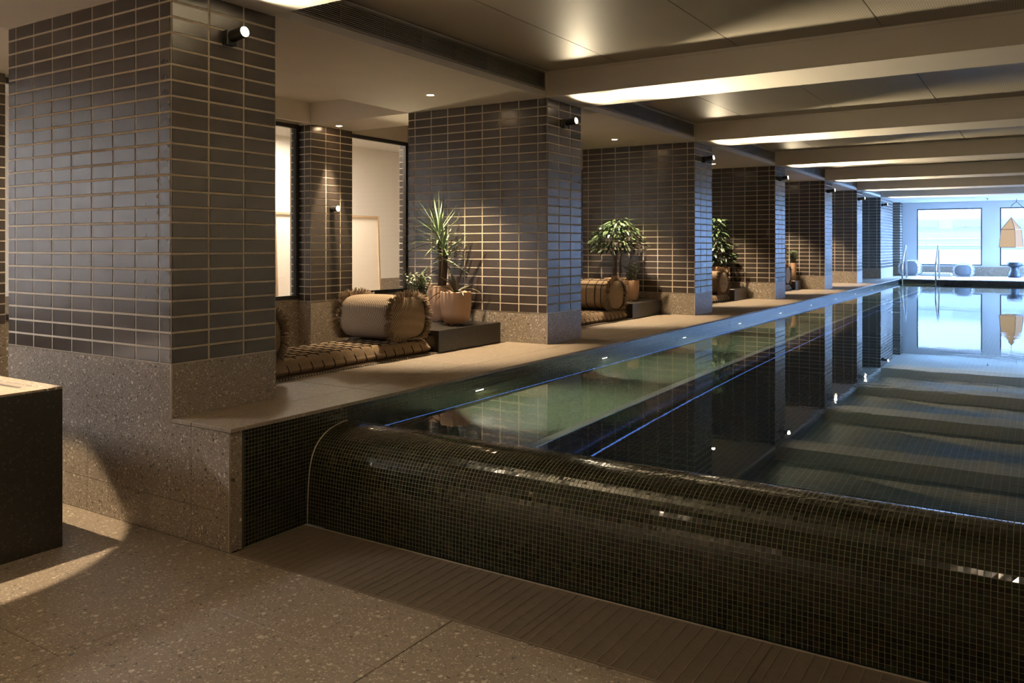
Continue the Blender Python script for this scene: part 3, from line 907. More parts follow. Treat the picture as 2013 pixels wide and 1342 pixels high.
for j in range(5):   # blue lamps added outside the view to tint the pool floor
    y = 5.5 + j * 4.0
    lm = empty('pool_lamp', (PX1, y, 0.2)); tag(lm, 'added underwater lamp on the far pool wall outside the view, number %s along' % ['one', 'two', 'three', 'four', 'five'][j], 'lamp', 'added far side underwater lamps')
    part(lm, MB().cbox(PX1 - 0.016, PX1 + 0.001, y - 0.055, y + 0.055, 0.15, 0.2, 0.004), 'housing', M['steel'])
    spot('pool_lamp_light', (PX1 - 0.04, y, 0.17), (-0.9, 0, -0.25), 15.0, 150, 0.4, (0.30, 0.58, 1.0), 0.04, lm)

# ---- end wall with tall windows
ew = empty('wall_end', (0, YEND, 0)); tag(ew, 'white end wall with large daylight windows beyond the pool', 'wall', kind='structure')
wins = [(-3.345, -1.575), (-1.11, 0.66), (1.12, 2.89)]
WZ0, WZ1 = 0.925, 2.655
edges = [-4.6] + [v for w in wins for v in w] + [XWR]
for a, b in zip(edges[::2], edges[1::2]):
    part(ew, MB().box(a, b, YEND, YEND + 0.2, WZ0, WZ1), 'wall_pier', M['end_paint'])
part(ew, MB().box(-4.6, XWR, YEND, YEND + 0.2, WZ1, SOFF + 0.6), 'wall_head', M['end_paint'])
part(ew, MB().box(-4.6, XWR, YEND, YEND + 0.2, -1.0, WZ0), 'wall_apron', M['end_paint'])
part(ew, MB().box(-3.748, XWR, YEND - 0.012, YEND + 0.001, DECK, 0.885), 'skirting_panel', M['terrazzo'])
part(ew, MB().box(XWL, -4.6, YEND, YEND + 0.2, -1.0, SOFF + 0.6), 'wall_side', M['plaster'])
WL = ['end wall window behind the ladder and the fringed bolsters', 'end wall window behind the hanging lantern', 'end wall window outside the view beyond the lantern']
for i, (a, b) in enumerate(wins):
    w = empty('window_%d' % (i + 3), ((a + b) / 2, YEND, WZ0)); tag(w, WL[i], 'window', kind='structure')
    t = 0.03
    for (x0, x1, z0, z1) in ((a, a + t, WZ0, WZ1), (b - t, b, WZ0, WZ1), (a + t, b - t, WZ0, WZ0 + t), (a + t, b - t, WZ1 - t, WZ1)):
        part(w, MB().box(x0, x1, YEND + 0.02, YEND + 0.07, z0, z1), 'window_frame', M['frame_dark'])
    part(w, MB().box(a + t, b - t, YEND + 0.04, YEND + 0.046, WZ0 + t, WZ1 - t), 'pane', M['glass'])
    portal(((a + b) / 2, YEND + 0.12, (WZ0 + WZ1) / 2), (-PI / 2, 0, 0), b - a, WZ1 - WZ0)

# ---- building across the street
bd = empty('building', (0, 40, -0.6)); tag(bd, 'pale banded building facade seen through the end windows', 'building')
part(bd, MB().box(-22, 22, 40.6, 41.2, -0.7, 5.2), 'wall', M['conc_a'])
for (z0, z1, mk, yy) in ((2.26, 2.69, 'conc_c', 40.55), (2.12, 2.26, 'conc_b', 40.56), (1.86, 2.12, 'conc_c', 40.55), (1.80, 1.86, 'conc_a', 40.53), (1.57, 1.80, 'conc_c', 40.55), (1.52, 1.57, 'conc_a', 40.54), (1.40, 1.52, 'conc_b', 40.56)):
    part(bd, MB().box(-22, 22, yy, 40.6, z0, z1), 'balcony_band', M[mk])
for k in range(-8, 9):
    part(bd, MB().box(k * 2.4 - 0.9, k * 2.4 + 0.9, 40.525, 40.56, 2.32, 2.62), 'window', M['conc_b'])
tag(MB().box(-30, 30, YEND + 0.3, 60, -0.8, -0.6).build('ground_outside', M['paving']), 'pale street ground outside the end windows', 'ground', kind='structure')

tag(MB().box(XWR + 0.2, 40, -10, YEND + 0.3, -0.8, -0.6).build('ground_side', M['bounce_paving']), 'white bounce ground added outside the side windows, out of view', 'ground', kind='structure')  # unseen ground, made white to throw blue daylight onto the ceiling

# ================================================================== LIGHT FITTINGS
SPN = ['first', 'second', 'third', 'fourth', 'fifth', 'sixth', 'last']
spots_y = [3.03, 6.84, 10.66, 14.44, 18.2, 21.62, 25.1]
for i, y in enumerate(spots_y):
    s = empty('wall_spotlight', (XF, y, 2.655)); tag(s, 'black tubular wall spotlight, lit, high on the %s pillar' % SPN[i], 'spotlight', 'pillar spotlights')
    part(s, MB().cbox(XF - 0.002, XF + 0.05, y - 0.035, y + 0.035, 2.61, 2.69, 0.006), 'mount', M['black'])
    d = Vector((1, 0.0, 0.12)).normalized()
    p0 = Vector((XF + 0.03, y, 2.655)); p1 = p0 + d * 0.12
    ba = part(s, MB().tube([p0, p0 + d * 0.004, p1 - d * 0.004, p1], [0.028, 0.032, 0.032, 0.030], 20), 'barrel', M['black'])
    MB().tube([p1 - d * 0.002, p1 + d * 0.003], 0.027, 20).build('lens', M['lens'], ba)
    spot('pillar_spot_light', p1 + d * 0.012, (1, 0, 0.12), 165.0, 62, 1.0, WARM2, 0.02, s)
    spot('pillar_spill_light', p1 + d * 0.012, (1, 0, 0.10), 4.5, 172, 0.5, WARM2, 0.025, s)

def downlight(x, y, z, power, ang, blend, label, group, color=WARM, radius=0.03):
    s = empty('downlight', (x, y, z)); tag(s, label, 'downlight', group)
    part(s, MB().lathe([(0.030, -0.001), (0.046, -0.004), (0.050, 0.0)], (x, y, z), 24), 'trim_ring', M['white'])
    part(s, MB().lathe([(0.0, -0.0015), (0.031, -0.0015)], (x, y, z), 24), 'lens', M['lens'])
    spot('downlight_beam', (x, y, z - 0.02), (0, 0, -1), power, ang, blend, color, radius, s)

downlight(-4.65, 5.9, SOFF, 55, 74, 0.55, 'recessed ceiling downlight above the dracaena', 'alcove downlights')
downlight(-4.61, 9.62, SOFF, 55, 74, 0.55, 'recessed ceiling downlight above the round leafy tree', 'alcove downlights')
downlight(-4.60, 13.35, SOFF, 55, 74, 0.55, 'recessed ceiling downlight beside the third pillar spotlight', 'alcove downlights')
downlight(-4.60, 17.2, SOFF, 55, 74, 0.55, 'recessed ceiling downlight before the fifth pillar', 'alcove downlights')
downlight(-4.60, 20.7, SOFF, 55, 74, 0.55, 'recessed ceiling downlight before the sixth pillar', 'alcove downlights')
downlight(-6.715, 6.86, SOFF, 60, 40, 0.5, 'recessed downlight grazing the tiled pier between the windows', 'corridor downlights')
downlight(-4.72, 1.78, SOFF, 75, 41, 0.10, 'recessed downlight over the dark stone block outside the view', 'front downlights', radius=0.012)
downlight(-2.6, 0.9, SOFF, 10, 110, 0.9, 'added fill downlight over the front floor outside the view', 'front downlights')  # unseen fill downlights added from here on to brighten the front
downlight(-0.3, 0.9, SOFF, 8, 110, 0.9, 'added fill downlight over the photographer outside the view', 'front downlights')
downlight(-4.6, -0.8, SOFF, 18, 120, 0.9, 'added fill downlight behind the stone block outside the view', 'front downlights')
downlight(-3.4, -2.5, SOFF, 30, 110, 0.8, 'added unseen downlight washing the wall behind the photographer', 'front downlights')  # unseen wall washers added for the sheen on the first pillar
downlight(-6.0, -2.5, SOFF, 30, 110, 0.8, 'added unseen downlight washing the far corner behind the photographer', 'front downlights')
downlight(-6.2, 3.6, CEIL, 26, 90, 0.8, 'added corridor downlight hidden behind the first pillar', 'corridor downlights')  # hidden lamp added to raise the corridor's ambient light
# lamps of the white room behind, near one added for the pillar sheen
for (xl, yl, en, lbl) in ((-8.4, 8.0, 230, 'flat ceiling lamp in the white room hidden by the window heads'), (-7.75, 0.0, 330, 'flat lamp added in the near white room for the pillar sheen, out of view')):
    cl = empty('ceiling_lamp', (xl, yl, 3.15)); tag(cl, lbl, 'lamp', 'white room lamps')
    part(cl, MB().cbox(xl - 0.3, xl + 0.3, yl - 0.6, yl + 0.6, 3.11, 3.15, 0.01), 'lamp_body', M['white'])
    ad = bpy.data.lights.new('room_lamp_light', 'AREA'); ad.shape = 'RECTANGLE'; ad.size, ad.size_y = 0.5, 1.1; ad.energy = en; ad.color = (1.0, 0.80, 0.62) if yl > 4 else (0.92, 0.90, 1.0)
    ao = bpy.data.objects.new('room_lamp_light', ad); COL.objects.link(ao); ao.location = (xl, yl, 3.10)
# wall spot on the pier
s = empty('wall_spotlight', (XBACK, 6.9, 1.93)); tag(s, 'small round wall spotlight glowing on the tiled pier between the windows', 'spotlight')
part(s, MB().lathe([(0.034, 0), (0.036, 0.01), (0.034, 0.02)], (XBACK, 6.91, 1.93), 20, 'x'), 'mount', M['black'])
part(s, MB().tube([(XBACK + 0.015, 6.91, 1.93), (XBACK + 0.10, 6.91, 1.93)], 0.032, 20), 'barrel', M['black'])
part(s, MB().tube([(XBACK + 0.099, 6.91, 1.93), (XBACK + 0.104, 6.91, 1.93)], 0.029, 20), 'lens', M['lens'])
spot('pier_spot_light', (XBACK + 0.12, 6.91, 1.93), (1, 0, 0.0), 6, 110, 0.6, WARM2, 0.025, s)

# ================================================================== FURNISHINGS
# dark stone block in front
bk = empty('stone_block', (-4.7, 1.7, 0)); tag(bk, 'tall dark terrazzo block with a recessed top at the picture edge', 'block')
bx0, bx1, by0, by1, bz = -5.35, -4.138, 0.9, 2.291, 0.80
part(bk, MB().cbox(bx0, bx1, by0, by1, 0, bz - 0.012, 0.002), 'body', M['terrazzo_dark'])
part(bk, MB().cbox(bx0, bx1, by1 - 0.075, by1, bz - 0.012, bz, 0.0015), 'top_slab', M['terrazzo'])
part(bk, MB().cbox(bx0, bx1 - 0.0, by0, by1 - 0.155, bz - 0.012, bz, 0.0015), 'top_slab', M['terrazzo_deck'])
part(bk, MB().cbox(bx1 - 0.13, bx1, by1 - 0.152, by1 - 0.078, bz - 0.012, bz, 0.0015), 'top_slab', M['terrazzo_deck'])
part(bk, MB().box(bx0, bx1 - 0.13, by1 - 0.125, by1 - 0.079, bz - 0.012, bz - 0.002), 'slot_cover', M['trim'])

# ---- pots
def pot_prof(r, h):
    return [(r * 0.55, 0.012), (r * 0.74, 0.022), (r * 0.90, 0.06 * h / 0.3 + 0.01), (r * 0.985, 0.15 * h / 0.3), (r, h * 0.6), (r, h - 0.008), (r * 0.985, h), (r * 0.90, h), (r * 0.89, h - 0.02), (r * 0.88, h - 0.05), (0.0, h - 0.05)]
def pot(root, x, y, z, r, h, feet=True):
    po_ = part(root, MB().lathe([(0.0, 0.012)] + pot_prof(r, h), (x, y, z), 40), 'pot', M['pot'], smooth=True)
    MB().lathe([(0.0, h - 0.035), (r * 0.5, h - 0.032), (r * 0.885, h - 0.04)], (x, y, z), 24).build('soil', M['soil'], po_)
    if feet:
        for k in range(3):
            a = 2 * PI * k / 3 + 0.6
            MB().lathe([(0.014, 0), (0.016, 0.018)], (x + r * 0.5 * math.cos(a), y + r * 0.5 * math.sin(a), z), 10).build('foot', M['pot'], po_)

def leaf_strip(base, dirv, length, width, droop, seg=7, fold=0.25, tipw=0.0, mid=0.35):
    """arched strap leaf as a folded two-sided strip with a little thickness"""
    d = Vector(dirv).normalized()
    side = d.cross(Vector((0, 0, 1)))
    if side.length < 1e-3: side = Vector((1, 0, 0))
    side.normalize()
    vs, fs = [], []
    p = Vector(base); cur = d.copy()
    for i in range(seg + 1):
        t = i / seg
        w = width * (0.35 + 0.65 * min(1, t / mid)) if t < mid else width * max(tipw, (1 - (t - mid) / (1 - mid)) ** 0.7)
        upv = side.cross(cur).normalized()
        vs += [p - side * w / 2 + upv * fold * w, p.copy(), p + side * w / 2 + upv * fold * w]
        cur = (cur + Vector((0, 0, -droop / seg))).normalized()
        p = p + cur * (length / seg)
    for i in range(seg):
        a = 3 * i
        fs += [(a, a + 1, a + 4, a + 3), (a + 1, a + 2, a + 5, a + 4)]
    return vs, fs

def small_leaf(mb, base, d, length, width, rr):
    d = d.normalized()
    side = d.cross(Vector((rr.uniform(-.4, .4), rr.uniform(-.4, .4), 1))).normalized()
    up = side.cross(d).normalized()
    b = Vector(base)
    pts = [b, b + d * length * 0.35 + side * width / 2 + up * width * 0.15, b + d * length * 0.75 + side * width * 0.33 - up * length * 0.06, b + d * length - up * length * 0.16,
           b + d * length * 0.75 - side * width * 0.33 - up * length * 0.06, b + d * length * 0.35 - side * width / 2 + up * width * 0.15, b + d * length * 0.45]
    mb.add(pts, [(0, 1, 6), (1, 2, 6), (2, 3, 6), (3, 4, 6), (4, 5, 6), (5, 0, 6)])

def dracaena(x, y, z):
    rt = empty('potted_dracaena', (x, y, z)); tag(rt, 'tall potted dracaena with spiky light green leaves behind the round clay pot', 'plant', 'alcove plants')
    rr = random.Random(5)
    h = 0.34
    pot(rt, x, y, z, 0.135, h)
    crowns = []
    for (dx, dy, hh, k) in ((-0.02, 0.01, 0.50, 46), (0.03, -0.02, 0.36, 30), (0.0, 0.04, 0.28, 18)):
        b = Vector((x + dx, y + dy, z + h - 0.04)); t = Vector((x + dx * 2.2, y + dy * 2.2, z + h + hh))
        part(rt, MB().tube([b, (b + t) / 2 + Vector((0.008, 0, 0)), t], [0.021, 0.019, 0.015], 10), 'stem', M['bark'], smooth=True)
        for j in range(k):
            f = j / k
            a = j * 2.399 + rr.uniform(-.2, .2)
            el = math.radians(86 - 92 * f ** 0.62 + rr.uniform(-9, 9))
            dv = Vector((math.cos(a) * math.cos(el), math.sin(a) * math.cos(el), math.sin(el)))
            L = rr.uniform(0.30, 0.47) * (0.8 if hh < 0.4 else 1.0)
            vs, fs = leaf_strip(t - Vector((0, 0, 0.13 * f)), dv, L, rr.uniform(0.016, 0.026), rr.uniform(0.1, 0.75) * (0.25 + f), 6)
            vs = [Vector((v.x, min(v.y, 6.545), v.z)) for v in vs]
            part(rt, MB().add(vs, fs), 'leaf', M['leaf_drac'], smooth=True)

def bromeliad(x, y, z, label):
    rt = empty('potted_bromeliad', (x, y, z)); tag(rt, label, 'plant', 'alcove plants')
    rr = random.Random(8)
    pot(rt, x, y, z, 0.14, 0.30)
    t = Vector((x, y, z + 0.27))
    for j in range(16):
        a = j * 2.399; el = math.radians(rr.uniform(35, 82))
        dv = Vector((math.cos(a) * math.cos(el), math.sin(a) * math.cos(el), math.sin(el)))
        vs, fs = leaf_strip(t, dv, rr.uniform(0.20, 0.34), rr.uniform(0.028, 0.045), rr.uniform(0.6, 1.9), 7)
        part(rt, MB().add(vs, fs), 'leaf', M['leaf_dark'], smooth=True)

def upright_shrub(x, y, z, r, ph, hh, label, n=14, mat='leaf_bush', seed=1, ll=0.055):
    rt = empty('potted_shrub', (x, y, z)); tag(rt, label, 'plant', 'alcove plants')
    rr = random.Random(seed)
    pot(rt, x, y, z, r, ph)
    st, fo = MB(), MB()
    for j in range(n):
        a = rr.uniform(0, 2 * PI); b = Vector((x + rr.uniform(-.5, .5) * r, y + rr.uniform(-.5, .5) * r, z + ph - 0.04))
        dv = Vector((math.cos(a) * rr.uniform(.05, .42), math.sin(a) * rr.uniform(.05, .42), 1)).normalized()
        L = hh * rr.uniform(0.6, 1.0)
        st.tube([b, b + dv * L * 0.5, b + dv * L], [0.006, 0.005, 0.003], 5)
        k = int(L / 0.0125)
        for q in range(3, k):
            p = b + dv * (L * q / k)
            aa = q * 2.4
            lv = Vector((math.cos(aa), math.sin(aa), 0.8))
            small_leaf(fo, p, lv, ll * rr.uniform(.7, 1.2), ll * 0.3, rr)
    part(rt, st, 'stem', M['bark'])
    part(rt, fo, 'foliage', M[mat], kind='stuff')

def leafy_tree(x, y, z, r, ph, trunk, crown_r, crown_h, label, n=520, mat='leaf_bush', seed=2, ll=0.085, dome=True, stems=5, ymax=99):
    rt = empty('potted_tree', (x, y, z)); tag(rt, label, 'plant', 'alcove plants')
    rr = random.Random(seed)
    pot(rt, x, y, z, r, ph)
    tr, fo = MB(), MB()
    zc = z + ph + trunk
    for j in range(stems):
        a = 2 * PI * j / stems
        b = Vector((x + 0.05 * math.cos(a), y + 0.05 * math.sin(a), z + ph - 0.04))
        e = Vector((x + crown_r * 0.55 * math.cos(a + .3), y + crown_r * 0.55 * math.sin(a + .3), zc + crown_h * 0.55))
        tr.tube([b, Vector((b.x + 0.01, b.y, zc - 0.02)), e], [0.009, 0.008, 0.004], 6)
    for j in range(n):
        a = rr.uniform(0, 2 * PI)
        if dome:
            el = math.asin(rr.uniform(-0.25, 1)); rad = rr.uniform(0.55, 1.0) ** 0.5
            lump = 1 + 0.16 * math.sin(3 * a + 1) + 0.12 * math.sin(5 * a + el * 4)
            p = Vector((x + crown_r * rad * lump * math.cos(a) * math.cos(el), y + crown_r * rad * lump * math.sin(a) * math.cos(el), zc + crown_h * (0.28 + 0.72 * rad * math.sin(el) * (0.85 + 0.15 * lump))))
        else:
            t = rr.uniform(0, 1)
            rad = crown_r * (0.55 + 0.45 * math.sin(PI * min(1, t * 1.25))) * (1 - 0.45 * t) * rr.uniform(0.35, 1.05)
            p = Vector((x + rad * math.cos(a), y + rad * math.sin(a), zc + crown_h * t))
        dv = Vector((math.cos(a), math.sin(a), rr.uniform(-0.9, 0.35)))
        small_leaf(fo, p, dv, ll * rr.uniform(.7, 1.25), ll * 0.42, rr)
    fo.v = [(a, min(b, ymax), c) for a, b, c in fo.v]
    part(rt, tr, 'trunk', M['bark'])
    part(rt, fo, 'foliage', M[mat], kind='stuff')

# ---- plinths
BZ = 0.793
def plinth(y0, y1, label):
    p = MB().cbox(-5.30, -4.27, y0, y1, DECK, BZ, 0.004).build('plinth', M['terrazzo_dark'])
    tag(p, label, 'plinth', 'black alcove plinths')
plinth(5.53, 6.47, 'low black stone plinth under the dracaena and round clay pot')
plinth(9.42, 10.34, 'low black stone plinth under the round leafy tree')
plinth(13.42, 14.14, 'low black stone plinth under the tall dark shrub')
plinth(17.38, 17.93, 'low black stone plinth under the pair of narrow pots')

bromeliad(-4.47, 6.04, BZ, 'round clay pot with dark strappy leaves at the plinth front')
dracaena(-4.80, 6.25, BZ)
upright_shrub(-4.74, 5.84, BZ, 0.095, 0.25, 0.29, 'small green shrub in a clay pot behind the striped bolster', 20, 'leaf_drac', 3, 0.055)
leafy_tree(-4.74, 9.95, BZ, 0.17, 0.29, 0.29, 0.30, 0.50, 'round bushy tree in a wide clay pot in the second alcove', 560, 'leaf_bush', 4, ymax=10.34)
upright_shrub(-4.47, 9.86, BZ, 0.085, 0.27, 0.27, 'small upright shrub in a narrow clay pot in the second alcove', 12, 'leaf_bush', 6, 0.05)
leafy_tree(-4.70, 13.83, BZ, 0.21, 0.36, 0.02, 0.36, 0.80, 'tall dark leafy shrub in a large clay pot in the third alcove', 620, 'leaf_deep', 9, 0.09, dome=False, stems=4, ymax=14.17)
upright_shrub(-4.40, 17.72, BZ, 0.062, 0.36, 0.30, 'pale flowering shrub in the shorter narrow pot of the fourth alcove', 12, 'leaf_bush', 12, 0.07)
upright_shrub(-4.56, 17.55, BZ, 0.062, 0.43, 0.36, 'dark shrub in the taller narrow pot of the fourth alcove', 12, 'leaf_deep', 13, 0.07)

# ---- daybeds: rug, quilted mattress, fringed bolsters
def quilt(mb, x0, x1, y0, y1, z0, z1, nx, ny, sub=4, puff=0.013):
    NX, NY = nx * sub, ny * sub
    vs, fs = [], []
    hgt = z1 - z0
    for i in range(NX + 1):
        for j in range(NY + 1):
            u, v = i / NX, j / NY
            q = abs(math.sin(PI * u * nx)) ** 0.6 * abs(math.sin(PI * v * ny)) ** 0.6
            eu = min(u, 1 - u) * (x1 - x0); ev = min(v, 1 - v) * (y1 - y0)
            e = min(eu, ev)
            rim = math.sqrt(max(0, 1 - (1 - min(1, e / (hgt * 0.5))) ** 2))
            z = z0 + hgt * (0.52 + 0.48 * rim) - puff * 0.5 + puff * q
            vs.append((x0 + u * (x1 - x0), y0 + v * (y1 - y0), z))
    st = NY + 1
    for i in range(NX):
        for j in range(NY): fs.append((i * st + j, (i + 1) * st + j, (i + 1) * st + j + 1, i * st + j + 1))
    mb.add(vs, fs)
    # sides, bulging slightly, tucked in at the foot
    ring = [(i, 0) for i in range(NX + 1)] + [(NX, j) for j in range(1, NY + 1)] + [(i, NY) for i in range(NX - 1, -1, -1)] + [(0, j) for j in range(NY - 1, 0, -1)]
    vs2, n = [], len(ring)
    lv = 5
    cx, cyy = (x0 + x1) / 2, (y0 + y1) / 2
    for l in range(lv + 1):
        t = l / lv
        for q, (i, j) in enumerate(ring):
            u, v = i / NX, j / NY
            bulge = 0.014 * math.sin(PI * t) + 0.006 * abs(math.sin(PI * (u * nx if j in (0, NY) else v * ny))) * math.sin(PI * t) - 0.012 * t ** 3
            px, py = x0 + u * (x1 - x0), y0 + v * (y1 - y0)
            if i == 0: px -= bulge
            if i == NX: px += bulge
            if j == 0: py -= bulge
            if j == NY: py += bulge
            ztop = vs[i * st + j][2]
            vs2.append((px, py, ztop + (z0 - ztop) * t))
    fs2 = []
    for l in range(lv):
        for q in range(n):
            q2 = (q + 1) % n
            fs2.append((l * n + q, (l + 1) * n + q, (l + 1) * n + q2, l * n + q2))
    fs2.append(tuple(range(lv * n, lv * n + n)))
    mb.add(vs2, fs2)
    return vs, st

def mattress(x0, x1, y0, y1, z0, z1, nx, ny, label, mat='cloth', group='daybed mattresses', yarn=True):
    rt = empty('mattress', ((x0 + x1) / 2, (y0 + y1) / 2, z0)); tag(rt, label, 'mattress', group)
    mb = MB(); vs, st = quilt(mb, x0, x1, y0, y1, z0, z1, nx, ny)
    pad = part(rt, mb, 'pad', M[mat], smooth=True)
    if yarn:
        y_ = MB(); sub = 4
        for i in range(1, nx):
            y_.tube([Vector(vs[i * sub * st + j]) + Vector((R.uniform(-.003, .003), 0, 0.005)) for j in range(0, st, 2)], 0.0052, 4)
        for j in range(1, ny):
            line = [Vector(vs[i * st + j * sub]) + Vector((0, R.uniform(-.003, .003), 0.005)) for i in range(0, nx * sub + 1, 2)]
            last = line[-1]
            line += [Vector((x1 + 0.012, last.y, last.z - 0.02)), Vector((x1 + 0.017, last.y, (last.z + z0) / 2)), Vector((x1 + 0.006, last.y, z0 + 0.01))]
            y_.tube(line, 0.0042, 4)
        y_.build('yarn_grid', M['yarn'], pad, kind='stuff')
    return rt

def bolster(x0, x1, yc, z0, w, h, label, body='stripe', cap='stripe_cap', fringe='fringe', group='fringed bolsters', bands=False, strands=150, axis='x'):
    rt = empty('bolster', ((x0 + x1) / 2, yc, z0) if axis == 'x' else (x0, yc + (x1 - x0) / 2, z0)); tag(rt, label, 'cushion', group)
    seg = 48
    def sec(k, s=1.0):
        a = 2 * PI * k / seg - PI / 2
        ca, sa = math.cos(a), math.sin(a)
        e = 0.78
        yy = math.copysign(abs(ca) ** e, ca) * w / 2 * s
        zz = h / 2 + math.copysign(abs(sa) ** (e if sa > 0 else 0.62), sa) * h / 2 * s
        return yy, zz
    stations = [(0.0, 0.93), (0.04, 0.97), (0.15, 1.0), (0.5, 1.015), (0.85, 1.0), (0.96, 0.97), (1.0, 0.93)]
    vs, fs = [], []
    def P(t, yy, zz):
        if axis == 'x': return (x0 + (x1 - x0) * t, yc + yy, z0 + zz)
        return (x0 + yy, yc + (x1 - x0) * t, z0 + zz)
    for t, s in stations:
        for k in range(seg):
            yy, zz = sec(k, s); vs.append(P(t, yy, zz + (1 - s) * 0))
    for i in range(len(stations) - 1):
        for k in range(seg): fs.append((i * seg + k, i * seg + (k + 1) % seg, (i + 1) * seg + (k + 1) % seg, (i + 1) * seg + k))
    part(rt, MB().add(vs, fs), 'body', M[body], smooth=True)
    L = x1 - x0
    for t, sgn in ((0.0, -1), (1.0, 1)):
        vs, fs = [], []
        rings = [(0.93, 0.0), (0.75, 0.018), (0.45, 0.030), (0.15, 0.034)]
        for s, o in rings:
            for k in range(seg):
                yy, zz = sec(k, s); vs.append(P(t + sgn * o / L, yy, zz))
        for i in range(len(rings) - 1):
            for k in range(seg): fs.append((i * seg + k, i * seg + (k + 1) % seg, (i + 1) * seg + (k + 1) % seg, (i + 1) * seg + k))
        fs.append(tuple(range((len(rings) - 1) * seg, len(rings) * seg)))
        ec = part(rt, MB().add(vs, fs), 'end_cap', M[cap], smooth=True)
        fr = MB(); rr = random.Random(int(yc * 100) + int(t))
        for q in range(strands * 6):
            k = rr.uniform(0, seg)
            a = 2 * PI * k / seg - PI / 2
            yy, zz = sec(k, 0.94)
            zc_ = zz - h / 2
            rad = Vector((0, yy, zc_)).normalized()
            ln = rr.uniform(0.032, 0.072)
            tx = rr.uniform(-0.020, 0.026) * sgn
            d0 = Vector((tx * 8, rad.y, rad.z + rr.uniform(-.25, .05))) if axis == 'x' else Vector((rad.y, tx * 8, rad.z))
            d0.normalize()
            b = Vector(P(t + tx / L, yy, zz))
            sw_ = Vector((rr.uniform(-.5, .5), rr.uniform(-.5, .5), rr.uniform(-.7, .2))) * 0.5
            p1, p2 = b + d0 * ln * 0.5, b + (d0 + sw_).normalized() * ln
            p1.z = max(p1.z, z0 + 0.004); p2.z = max(p2.z, z0 + 0.004)
            fr.tube([b, p1, p2], [0.0042, 0.0038, 0.002], 3, cap=False)
        fr.build('fringe', M[fringe], ec, kind='stuff')
    if bands:
        for t in (0.16, 0.3, 0.5, 0.7, 0.84):
            pts = []
            for k in range(seg + 1):
                yy, zz = sec(k % seg, 1.022); pts.append(P(t, yy, zz))
            part(rt, MB().tube(pts, 0.004, 4, cap=False), 'yarn_band', M['yarn'])
        for ks in (20, 27, 31, 14):
            pts = []
            for t, s in stations:
                yy, zz = sec(ks, s + 0.012); pts.append(P(t, yy, zz))
            part(rt, MB().tube(pts, 0.004, 4), 'yarn_band', M['yarn'])
    return rt

def rug(x0, x1, y0, y1, label):
    rt = empty('rug', ((x0 + x1) / 2, (y0 + y1) / 2, DECK)); tag(rt, label, 'rug', 'daybed rugs')
    mt_ = part(rt, MB().cbox(x0, x1, y0, y1, DECK, DECK + 0.010, 0.003), 'mat', M['rug'])
    m = MB(); y = y0 + 0.01
    while y < y1:
        m.lathe([(0.0, -0.005), (0.006, -0.002), (0.006, 0.002), (0.0, 0.005)], (x1 + 0.004, y, DECK + 0.006), 6)
        y += 0.026
    m.build('beaded_edge', M['pale_cloth'], mt_, kind='stuff')

BEDS = [(3.62, 5.50, 'stripe', 'stripe_cap', False, 'first'), (7.45, 9.39, 'cloth', 'cloth', True, 'second'), (11.3, 13.38, 'stripe', 'stripe_cap', False, 'third'), (15.1, 17.34, 'cloth', 'cloth', True, 'fourth')]
for (y0, y1, bm, cm, bands, nm) in BEDS:
    rug(-5.0, -4.27, y0 - 0.02, y1 + 0.02, 'thin dark rug with a beaded edge under the mattress of the %s alcove' % nm)
    mattress(-4.90, -4.35, y0, y1, DECK + 0.0125, 0.725, 6, int((y1 - y0) / 0.105), 'brown quilted mattress with dark yarn grid in the %s alcove' % nm)
    bolster(-4.93, -4.36, y1 - 0.255, 0.737, 0.46, 0.36, {'first': 'large striped bolster with shaggy fringed rims on the first mattress', 'second': 'brown bolster with dark yarn bands on the second mattress', 'third': 'pale ended bolster in front of the tall dark shrub', 'fourth': 'brown bolster hidden behind the fourth pillar'}[nm], bm, cm, bands=bands)
    if nm == 'first':
        bolster(-4.93, -4.36, y0 + 0.12, 0.733, 0.34, 0.32, 'brown fringed bolster half hidden behind the first pillar', 'cloth', 'cloth', bands=True)

# ---- far end: daybed, bolsters, stools, ladder, lantern
mattress(-3.14, -2.33, 27.78, 28.33, DECK, 0.70, 10, 6, 'pale mattress with bolsters under the end window', 'pale_cloth', 'daybed mattresses', yarn=False)
bolster(-3.47, -2.92, 27.78, DECK, 0.52, 0.47, 'large pale fringed bolster beside the corner pier', 'pale_cloth', 'grey_cloth', 'pale_cloth', strands=60, axis='y')
bolster(-2.02, -1.47, 27.78, DECK, 0.46, 0.36, 'rounded dark fringed bolster under the end window', 'pale_cloth', 'grey_cloth', 'pale_cloth', strands=60, axis='y')
def stool(x, y, label):
    rt = empty('stool', (x, y, DECK)); tag(rt, label, 'stool', 'hourglass stools')
    part(rt, MB().lathe([(0.0, 0), (0.155, 0), (0.165, 0.02), (0.16, 0.08), (0.12, 0.18), (0.10, 0.25), (0.115, 0.30)], (x, y, DECK), 28), 'base', M['stool'], smooth=True)
    part(rt, MB().lathe([(0.115, 0.30), (0.185, 0.33), (0.195, 0.36), (0.195, 0.42), (0.185, 0.44), (0.0, 0.445)], (x, y, DECK), 28), 'seat', M['stool'], smooth=True)
stool(-0.72, 27.9, 'dark hourglass stool under the hanging lantern')
stool(-0.25, 28.1, 'dark hourglass stool cut by the picture edge')
def smooth_path(pts, r=0.06, n=5):
    pts = [Vector(p) for p in pts]; out = [pts[0]]
    for a, b, c in zip(pts[:-2], pts[1:-1], pts[2:]):
        d0, d1 = (a - b), (c - b)
        rr = min(r, d0.length * 0.45, d1.length * 0.45)
        p0, p1 = b + d0.normalized() * rr, b + d1.normalized() * rr
        for k in range(n + 1):
            t = k / n
            out.append(p0.lerp(b, t).lerp(b.lerp(p1, t), t))
    out.append(pts[-1]); return out
